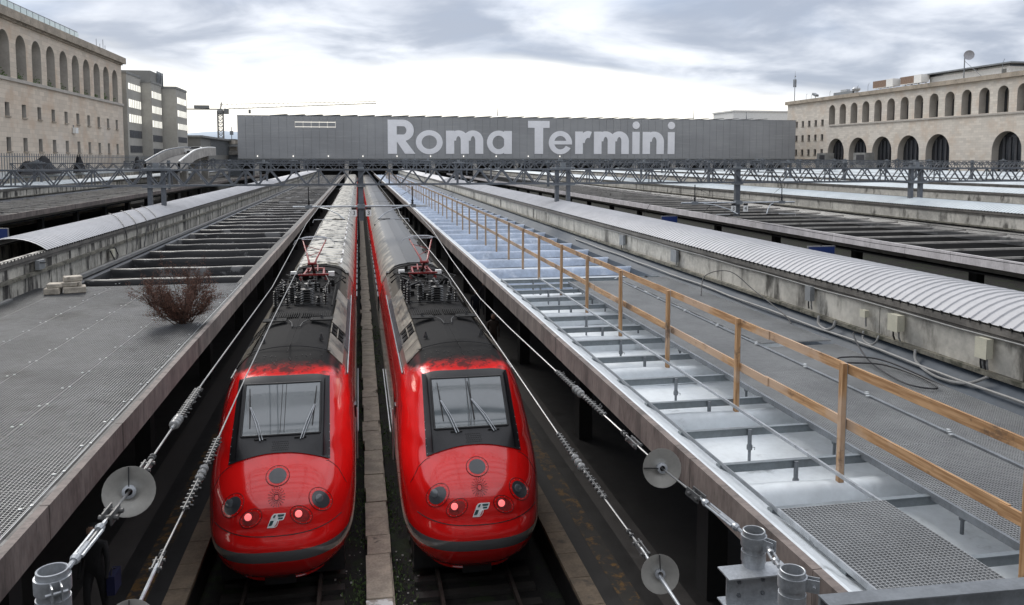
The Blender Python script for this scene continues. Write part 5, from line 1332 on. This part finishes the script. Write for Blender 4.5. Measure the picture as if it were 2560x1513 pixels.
RB = thing('arcaded_building', 'pale travertine building at right with two tiers of arches and rooftop plant', 'building', (153, 220, 0))
XR = 153.0; cells = []; yr0, yr1 = 110., 273.4
up_y = [245.1-6.03*k for k in range(0, 23)]
for c in up_y: cells.append((c-1.75, c+1.75, 20.15, 26.55, True))
lo_y = [242.4-11.9*k for k in (0, 1, 2, 3, 4, 6, 7, 8, 9, 10)]
for c in lo_y: cells.append((c-4.6, c+4.6, 5.0, 15.6, True))
wy = [249.85+4.08*k for k in range(5)]
for a in wy:
    for z in (20.15, 15.25, 10.3): cells.append((a, a+1.5, z, z+1.95, False))
wall_cells(RB, XR, 1, cells, yr0, yr1, -.2, 28.3, 2.0, TRAV2)
rr = random.Random(9)
for i, c in enumerate(cells):
    if c[4]:
        small = c[1]-c[0] < 5
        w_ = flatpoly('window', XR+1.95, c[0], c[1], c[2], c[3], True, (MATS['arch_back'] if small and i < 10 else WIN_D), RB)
        if small:
            flatpoly('pane', XR+1.9, c[0]+1.2, c[1]-.4, c[2], c[3]-1.6, True, WIN_D, w_)
            for q in (.35, .65): M().box(XR+1.78, XR+1.86, c[0]+3.5*q-.06, c[0]+3.5*q+.06, c[2], c[3]-.8).build('mullion', CORN, w_)
        else:
            for q in (.2, .4, .6, .8): M().box(XR+1.75, XR+1.87, c[0]+9.2*q-.35, c[0]+9.2*q+.35, c[2], c[3]-1.4).build('mullion', WIN_M, w_)
    else:
        w_ = flatpoly('window', XR+.5, c[0], c[1], c[2], c[3], False, WIN_M, RB); M().box(XR-.18, XR+.1, c[0]-.1, c[1]+.1, c[2]-.16, c[2]).build('sill', CORN, w_)
M().box(XR-.8, 190, yr0, yr1+.6, 28.3, 29.45).build('cornice', CORN, RB)
M().box(XR-.3, XR+.1, yr0, yr1-27, 19.6, 20.05).build('string_course', TRAV_IN, RB)
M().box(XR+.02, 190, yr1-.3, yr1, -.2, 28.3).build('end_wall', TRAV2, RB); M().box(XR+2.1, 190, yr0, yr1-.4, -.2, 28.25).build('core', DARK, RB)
M().box(XR-.35, XR+.4, 246.5, yr1, 8.6, 9.0).build('lower_ledge', CORN, RB)
# rooftop things on the right building
def rthing(n, lab, cat, loc, grp=None): return thing(n, lab, cat, loc, grp)
ph = rthing('rooftop_pavilion', 'white rooftop pavilion with thin dark overhanging roof on the right building', 'pavilion', (162, 195, 29.4))
M().box(160, 168, 179, 208, 29.4, 32.0).build('wall', WHITEP, ph); M().box(158.5, 169.5, 177, 219, 32.6, 32.95).build('roof', GALV_D, ph); M().box(160, 168, 179, 208, 32.0, 32.6).build('clerestory', WIN_D, ph)
M().box(159.95, 160.0, 180, 181.5, 30.4, 31.5).build('window', WIN_D, ph)
for k in range(4): M().box(159.2, 159.4, 208.5+3*k, 208.7+3*k, 29.4, 32.6).build('roof_post', GALV_D, ph)
for i, (ya, yb, lab) in enumerate(((207, 216, 'larger brown louvred air unit under the pavilion roof edge'), (219.5, 229, 'brown louvred air unit left of the pavilion'))):
    ac = rthing('air_unit', lab, 'air conditioner', (157, ya, 29.4), 'rooftop air units')
    M().box(156.5, 159, ya+3.2, yb, 30.6, 32.7).build('louvre_case', COPW, ac); M().box(156.5, 159, ya, ya+3.1, 30.6, 32.8).build('case', WHITEP, ac)
    for k in range(6): M().box(156.6, 156.8, ya+k*1.6, ya+k*1.6+.15, 29.4, 30.6).build('stand_leg', WHITEP, ac)
    M().box(156.45, 156.6, ya, yb, 30.45, 30.6).build('stand_rail', WHITEP, ac)
ds = rthing('satellite_dish', 'round grey satellite dish on a tall pole on the right roof', 'satellite dish', (158, 191, 29.4))
M().lathe([(.03, .33), (.6, .21), (1.05, .03), (1.25, -.16), (1.27, -.14), (1.05, .08), (.6, .28), (.03, .4)], (157.6, 190.2, 36.0), (.55, .85, -.1), 24).build('dish', pm('dish_grey', (.30, .30, .32), .5, var=.1), ds, True)
M().tube([(158, 192.2, 29.4), (158, 192.2, 36.3)], .14, 8).build('pole', GALV_D, ds); M().tube([(158, 192, 34.6), (158, 186, 30.2)], .06, 6).build('stay', GALV_D, ds)
am = rthing('antenna_mast', 'slim telecom antenna mast at the far corner of the right building', 'antenna mast', (152.5, 268, 29.4))
M().tube([(152.5, 268, 29.4), (152.5, 268, 36.5), (152.5, 268, 40)], [.14, .1, .03], 6).build('mast', GALV_D, am)
for q in (-.4, 0, .4): M().box(152.5+q-.15, 152.5+q+.15, 267.5+abs(q), 267.8+abs(q), 34.3, 37.0).build('panel_antenna', GALV_D, am)
M().lathe([(.25, 0), (.25, .12)], (152.3, 267.6, 38), (0, -1, 0), 8).build('drum', GALV_D, am)
fv = rthing('roof_fan', 'mushroom shaped roof fan beside low ducts on the right building', 'roof fan', (155, 236, 29.4))
M().lathe([(.7, 0), (.7, .8), (1.1, 1.0), (1.3, 1.6), (.9, 2.1), (.3, 2.3)], (155.5, 236, 29.5), (0, 0, 1), 12).build('cowl', GALV, fv, True)
du = rthing('roof_duct', 'low grey air ducts along the right building cornice', 'duct', (155, 243, 29.4)); M().box(154.5, 156.5, 236.5, 247, 29.4, 30.6).build('duct', GALV_D, du); M().box(154.8, 156, 240, 243.5, 30.6, 31.3).build('duct', GALV, du)
sr = rthing('spotlight', 'tilted floodlight on the far end of the right cornice', 'floodlight', (154, 256, 29.4)); M().bar((154, 256, 30.4), (154, 258.2, 31.2), 1.2, .7).build('lamp_head', GALV_D, sr); M().tube([(154, 257, 29.4), (154, 257, 30.6)], .1, 6).build('stem', GALV_D, sr)
for i, (y_, h) in enumerate(((262, 2.2), (258.8, 1.6), (227, 2.6), (232.5, 2.4), (174, 3.6), (247.5, 2))):
    t = thing('thin_aerial', 'thin bent aerial on the right cornice, %s from the far corner' % ('first', 'second', 'fifth', 'fourth', 'last', 'third')[i], 'aerial', (153.5, y_, 29.4), 'thin aerials along the right cornice')
    M().tube([(153.5, y_, 29.4), (153.5, y_, 29.4+h*.7), (153.5, y_-.6, 29.4+h)], .05, 5).build('rod', GALV_D, t)
dk = thing('loading_shed', 'low grey plant cabin below the lower arches of the right building', 'cabin', (150, 240, 6))
for ya, w_ in ((240, 5), (219, 6)): M().box(148, 151, ya, ya+w_, 6, 10.8).build('cabin', ROOFG, dk); M().box(147.9, 148, ya+.6, ya+w_-1.6, 7.5, 10.2).build('louvre', WIN_M, dk)
hb2 = thing('roof_block', 'pale plain block behind the far end of the sign building', 'building', (150, 300, 0)); M().box(141, 165, 292, 310, 0, 27.0).build('wall', WHITEP, hb2); M().box(140.6, 165.4, 291.6, 310.4, 27.0, 27.5).build('roof_edge', WHITEP, hb2)

# ------------------------------------------------------------------ grey office block
OB = thing('office_block', 'grey stepped office block with bright window strips behind the left building', 'building', (-45, 185, 0))
WGLOW = MATS.get('bright_window') or None
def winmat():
    m, t = new_mat('sky_glow_window'); b = NB(t); P = b.pos(); n = b.noise(P, .8, 5, .6, (1, 1, .4))
    b.out(b.mix(b.sm(n, .35, .65), (.70, .68, .60), (.85, .83, .76)), .3, 0.0, spec=.5, emit=(1.0, .97, .86), es=.55); return m  # glow stands in for bright sky mirrored in the panes
WGLOW = winmat()
blocks = [(-45.0, 174.7, 185.6, 25.8, (176, 185.2), ((22.9, 24.1), (19.3, 20.9), (16.3, 17.9), (13.2, 14.7), (10.2, 11.6))),
          (-43.0, 185.8, 195.2, 25.0, (186.3, 194.6), ((21.9, 23.3), (18.7, 20.2), (15.7, 17.1), (12.6, 14.0), (9.8, 11.1))),
          (-40.0, 187.5+2, 199.5, 23.9, (190.2, 198.4), ((20.9, 22.2), (18.1, 19.4), (15.2, 16.5), (12.4, 13.7)))]
blocks[2] = (-40.0, 195.6, 207, 24.6, (196.6, 206.0), ((21.4, 22.8), (18.5, 19.9), (15.6, 16.9), (12.7, 13.9)))
for x, ya, yb, zt, (wa, wb), strips in blocks:
    M().box(x-22, x, ya, yb, -.2, zt).build('wall', OFFC, OB); M().box(x-22.1, x+.12, ya-.1, yb+.02, zt, zt+.5).build('roof_edge', ROOFG, OB)
    for i, (za, zb_) in enumerate(strips):
        w_ = M().box(x-.02, x+.06, wa, wb, za, zb_).build('window', WGLOW if i < 3 else WIN_M, OB)
        for k in range(1, 7): yy = wa+(wb-wa)*k/7; M().box(x+.065, x+.12, yy-.05, yy+.05, za, zb_).build('mullion', GALV_D, w_)
M().box(-52, -44, 190, 200, 25.5, 28.0).build('roof_house', OFFC2, OB)
rfp = M()
for k in range(4): rfp.box(-43.9, -43.6, 195.2+k*1.6, 195.4+k*1.6, 25.2, 28.4)
rfp.build('roof_frame', GALV_D, OB)
# low long shed, ramp, car, crane
sh_ = thing('low_shed', 'long low grey shed with ribbed wall between the office block and the sign building', 'shed', (-40, 235, 0))
M().box(-60, -38, 212, 300, 0, 14.2).build('wall', OFFC2, sh_); M().box(-61, -37.4, 211.5, 301, 14.2, 14.7).build('roof', ROOFG, sh_)
rm_ = M().box(-37.98, -37.86, -.12, .12, 10, 14.0).mesh('wall_rib', GALV_D)
for k in range(50): inst('wall_rib', rm_, sh_, (0, 226+k*1.4, 0))
tw_ = thing('stair_turret', 'small pale stair turret beside the low shed', 'turret', (-37, 262, 9)); M().box(-38.8, -36.4, 258, 264, 6, 14.6).build('wall', TRAV2, tw_); M().box(-38.9, -36.3, 257.9, 264.1, 14.6, 14.9).build('roof_edge', ROOFG, tw_)
tm = thing('telecom_mast', 'small dark telecom mast rising from the pale stair turret', 'antenna mast', (-37.6, 260, 14.9)); M().tube([(-37.6, 260, 14.9), (-37.6, 260, 18.6)], .12, 6).build('mast', GALV_D, tm); M().box(-38.1, -37.1, 259.8, 260.2, 16.2, 17.4).build('panel_antenna', GALV_D, tm)
bg_ = thing('link_bridge', 'low concrete link bridge joining the sign building on its left', 'bridge', (-38, 262, 10))
M().box(-56, -34.6, 256, 262, 10.2, 11.4).build('deck', CONC, bg_); M().box(-56, -34.6, 255.8, 256, 12.6, 13.1).build('beam', BRUSHP, bg_); M().box(-56, -34.6, 256.5, 261, 13.1, 13.4).build('roof', ROOFG, bg_)
for k in range(6): M().box(-55+k*3.9, -54.8+k*3.9, 255.9, 256.1, 11.4, 12.6).build('post', GALV_D, bg_)
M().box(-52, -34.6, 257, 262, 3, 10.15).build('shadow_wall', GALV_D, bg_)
# ramp: swept ribbon
RP = [Vector(p) for p in ((-28.0, 126, 7.2), (-29.0, 138, 8.3), (-30.4, 152, 9.2), (-31.8, 172, 9.9), (-34.2, 195, 10.1), (-41, 222, 10.2))]
def crv(P, n=8):
    out = []
    for i in range(len(P)-1):
        a, b, c, e = P[max(i-1, 0)], P[i], P[i+1], P[min(i+2, len(P)-1)]
        for k in range(n): t = k/n; out.append(.5*((2*b)+(c-a)*t+(2*a-5*b+4*c-e)*t*t+(3*b-a-3*c+e)*t**3))
    return out+[P[-1]]
rmp = thing('road_ramp', 'curved grey road ramp with pale parapets left of the sign building', 'road ramp', (-33, 200, 0))
c_ = crv(RP); side = []
for i, p in enumerate(c_):
    t = (c_[min(i+1, len(c_)-1)]-c_[max(i-1, 0)]).normalized(); side.append(Vector((t.y, -t.x, 0)).normalized())
w2_ = 2.1
M().grid([[p-s*w2_, p+s*w2_, p+s*w2_-Vector((0, 0, .35)), p-s*w2_-Vector((0, 0, .35)), p-s*w2_] for p, s in zip(c_, side)]).build('deck', ASPH, rmp)
for sg in (-1, 1):
    M().grid([[p+s*sg*w2_, p+s*sg*w2_+Vector((0, 0, 1.15)), p+s*sg*(w2_+.35)+Vector((0, 0, 1.2)), p+s*sg*(w2_+.35)-Vector((0, 0, .4))] for p, s in zip(c_, side)]).build('parapet', CONC, rmp)
    M().tube([p+s*sg*(w2_+.2)+Vector((0, 0, 1.3)) for p, s in zip(c_, side)], .14, 6).build('rail', WHITEP if sg > 0 else GALV_D, rmp, True)
for k in (8, 16, 24, 32): p = c_[k]; M().box(p.x-.8, p.x+.8, p.y-.8, p.y+.8, -.2, p.z-.35).build('pier', CONC, rmp)
cp = c_[24]
ca = thing('parked_car', 'small white car at the top of the curved ramp', 'car', (cp.x, cp.y, cp.z))
sec_ = [(-2.0, .3), (-2.0, .85), (-1.2, .95), (-.6, 1.42), (.9, 1.42), (1.5, .98), (2.0, .85), (2.0, .3)]
M().ext([(cp.x+a, cp.z+b) for a, b in sec_], 'y', cp.y-.8, cp.y+.8).build('body', WHITEP, ca)
M().ext([(cp.x+a, cp.z+b) for a, b in ((-1.05, 1.0), (-.6, 1.36), (.85, 1.36), (1.3, 1.0))], 'y', cp.y-.83, cp.y+.83).build('window', WIN_D, ca)
for a in (-1.25, 1.25):
    for b in (-.75, .75): M().lathe([(.32, -.1), (.32, .1)], (cp.x+a, cp.y+b, cp.z+.32), (0, 1, 0), 14).build('wheel', DARK, ca)
# tower crane
cr_ = thing('tower_crane', 'pale tower crane with a long thin jib behind the sign building', 'crane', (-62.6, 400, 0))
CRM = MATS.get('crane_grey') or pm('crane_grey', (.17, .17, .165), .6, var=.1)
def lattice(p, q, w, n, r):
    p = Vector(p); q = Vector(q); t = (q-p).normalized(); a = t.cross(Vector((0, 1, 0))).normalized()*w/2; b = a.cross(t).normalized()*w/2; m = M()
    C_ = [a+b, a-b, -a-b, -a+b]
    for c in C_: m.bar(p+c, q+c, r, r)
    for k in range(n):
        u, v = p+(q-p)*k/n, p+(q-p)*(k+1)/n
        for i in range(4): m.bar(u+C_[i], v+C_[(i+1) % 4], r*.7, r*.7)
        for i in range(4): m.bar(v+C_[i], v+C_[(i+1) % 4], r*.7, r*.7)
    return m
lattice((-62.6, 400, 0), (-62.6, 400, 31), 2.4, 18, .3).build('mast', CRM, cr_)
M().lathe([(1.4, 0), (1.6, .5), (1.6, 1.6), (1.2, 2.2)], (-62.6, 400, 29.6), (0, 0, 1), 12).build('slewing_ring', CRM, cr_)
M().box(-60.9, -58.9, 398.8, 401, 29.8, 32.0).build('cab', CRM, cr_)
def jib():
    m = M(); a = Vector((-62.6, 400, 32.0)); b = Vector((9.0, 400, 35.6)); n = 34
    for k in range(n):
        u = a+(b-a)*k/n; v = a+(b-a)*(k+1)/n; h = 2.3*(1-.6*k/n); h2 = 2.3*(1-.6*(k+1)/n)
        m.bar(u, v, .34, .34); m.bar(u+Vector((0, 0, h)), v+Vector((0, 0, h2)), .2, .2); mid = (u+v)/2+Vector((0, 0, (h+h2)/2)); m.bar(u, mid, .09, .09); m.bar(mid, v, .09, .09)
    return m
jib().build('jib', CRM, cr_)
M().bar((-62.6, 400, 32.0), (-80, 400, 31.9), .8, .5).build('counter_jib', CRM, cr_); M().box(-80, -77.5, 399, 401, 28.6, 31.7).build('counterweight', CRM, cr_); M().box(-74, -67.5, 399, 401, 32.3, 33.7).build('machinery', CRM, cr_)
M().bar((-62.6, 400, 31), (-62.0, 400, 35.2), .5, .5).build('tower_top', CRM, cr_)
M().box(-50, -49, 399.6, 400.4, 30.2, 32).build('trolley', CRM, cr_)
# thin masts behind the sign building
for i, (u, v0, v1, lab) in enumerate(((1244, 290, 269, 'short dark aerial above the letter a of the sign building'), (1733, 298, 271, 'thin aerial above the right part of the sign building roof'), (1866, 298, 280, 'thinnest aerial near the right end of the sign building roof'))):
    p = at(u, v0, 262); q = at(u, v1, 262)
    t = thing('roof_aerial', lab, 'aerial', p, 'aerials on the sign building roof'); M().tube([p, q], [.16, .05], 6).build('rod', GALV_D, t)
# a pine far behind
pn = thing('pine_tree', 'small dark umbrella pine in front of the hills', 'tree', (-66, 520, 0)); M().tube([(-66, 520, 0), (-66.5, 520, 13)], [.4, .25], 6).build('trunk', TWIG, pn)
cm2 = M(); rr = random.Random(2)
for k in range(900):
    a = rr.uniform(0, 6.28); r_ = 4.2*math.sqrt(rr.random()); p = Vector((-66.5+r_*math.cos(a), 520+r_*math.sin(a), 14.2+rr.uniform(-1.1, 1.3)*(1-r_/6))); d_ = Vector((rr.gauss(0, 1), rr.gauss(0, 1), rr.gauss(0, .5))).normalized()*.5; e_ = d_.orthogonal()
    cm2.add([p, p+d_, p+e_], [(0, 1, 2)])
cm2.build('crown', LEAFG, pn)

# ------------------------------------------------------------------ people on the platforms, deep in the shade
def person(lab, x, y, rot, cloth, stride=.16, bag=False):
    T = thing('person', lab, 'person', (x, y, .55), 'people waiting under the canopies')
    V = [(0, 0, .95), (0, 0, 1.15), (0, 0, 1.38), (0, 0, 1.50), (0, .02, 1.60), (0, .03, 1.70),
         (.1, 0, .9), (.11, stride, .5), (.11, stride*.9, .09), (.11, stride+.14, .04), (-.1, 0, .9), (-.11, -stride*.6, .5), (-.11, -stride*1.3, .09), (-.11, -stride*1.3+.13, .04),
         (.19, 0, 1.42), (.24, -.03, 1.16), (.23, .08, .92), (.23, .13, .82), (-.19, 0, 1.42), (-.24, .03, 1.16), (-.24, .06, .90), (-.24, .10, .80)]
    Eg = [(0, 1), (1, 2), (2, 3), (3, 4), (4, 5), (0, 6), (6, 7), (7, 8), (8, 9), (0, 10), (10, 11), (11, 12), (12, 13), (2, 14), (14, 15), (15, 16), (16, 17), (2, 18), (18, 19), (19, 20), (20, 21)]
    Rd = [.14, .14, .15, .065, .085, .09, .10, .07, .045, .04, .10, .07, .045, .04, .07, .05, .038, .035, .07, .05, .038, .035]
    me = bpy.data.meshes.new('body'); me.from_pydata(V, Eg, []); me.materials.append(cloth)
    o = bpy.data.objects.new('body', me); COL.objects.link(o); o.parent = T
    sk = o.modifiers.new('skin', 'SKIN'); 
    if not me.skin_vertices: pass
    for i, r_ in enumerate(Rd): me.skin_vertices[0].data[i].radius = (r_, r_)
    me.skin_vertices[0].data[0].use_root = True
    sb_ = o.modifiers.new('sub', 'SUBSURF'); sb_.levels = 1; sb_.render_levels = 2
    h_ = M().lathe([(.02, -.12), (.07, -.09), (.095, -.02), (.098, .05), (.07, .11), (.01, .13)], (x, y+.03, .55+1.66), (0, 0, 1), 12); h_.build('head', SKIN, T, True)
    M().lathe([(.104, .02), (.106, .06), (.08, .125), (.01, .145)], (x, y+.01, .55+1.66), (0, 0, 1), 12).build('hair', DARK, T, True)
    if bag:
        t = thing('shoulder_bag', 'dark blue bag held by the person below the bottom left canopy edge', 'bag', (x-.3, y, .9)); M().box(x+.20, x+.34, y-.05, y+.35, 1.0, 1.35).build('bag', pm('navy_cloth', (.01, .012, .05), .8), t); M().tube([(x+.27, y, 1.35), (x+.25, y+.12, 1.42), (x+.27, y+.28, 1.35)], .012, 5).build('strap', DARK, t)
    T.rotation_euler = (0, 0, rot)
def cloth(n, c): return MATS.get(n) or pm(n, c, .85, var=.2)
NAVY = cloth('navy_suit', (.015, .018, .03)); GRYC = cloth('grey_coat', (.05, .05, .055)); BLK = cloth('black_coat', (.012, .012, .013)); BRN = cloth('brown_jacket', (.06, .045, .035))
person('person in a dark suit walking under the right canopy edge', 5.7, 40, 2.9, NAVY)
person('person in a grey coat behind the one in the dark suit', 6.5, 42.5, .3, GRYC)
person('person in a brown jacket nearest on the right platform', 5.5, 33.5, 3.1, BRN)
person('person in a black coat below the bottom left canopy edge', -4.75, 15.2, 3.0, BLK, .1, True)
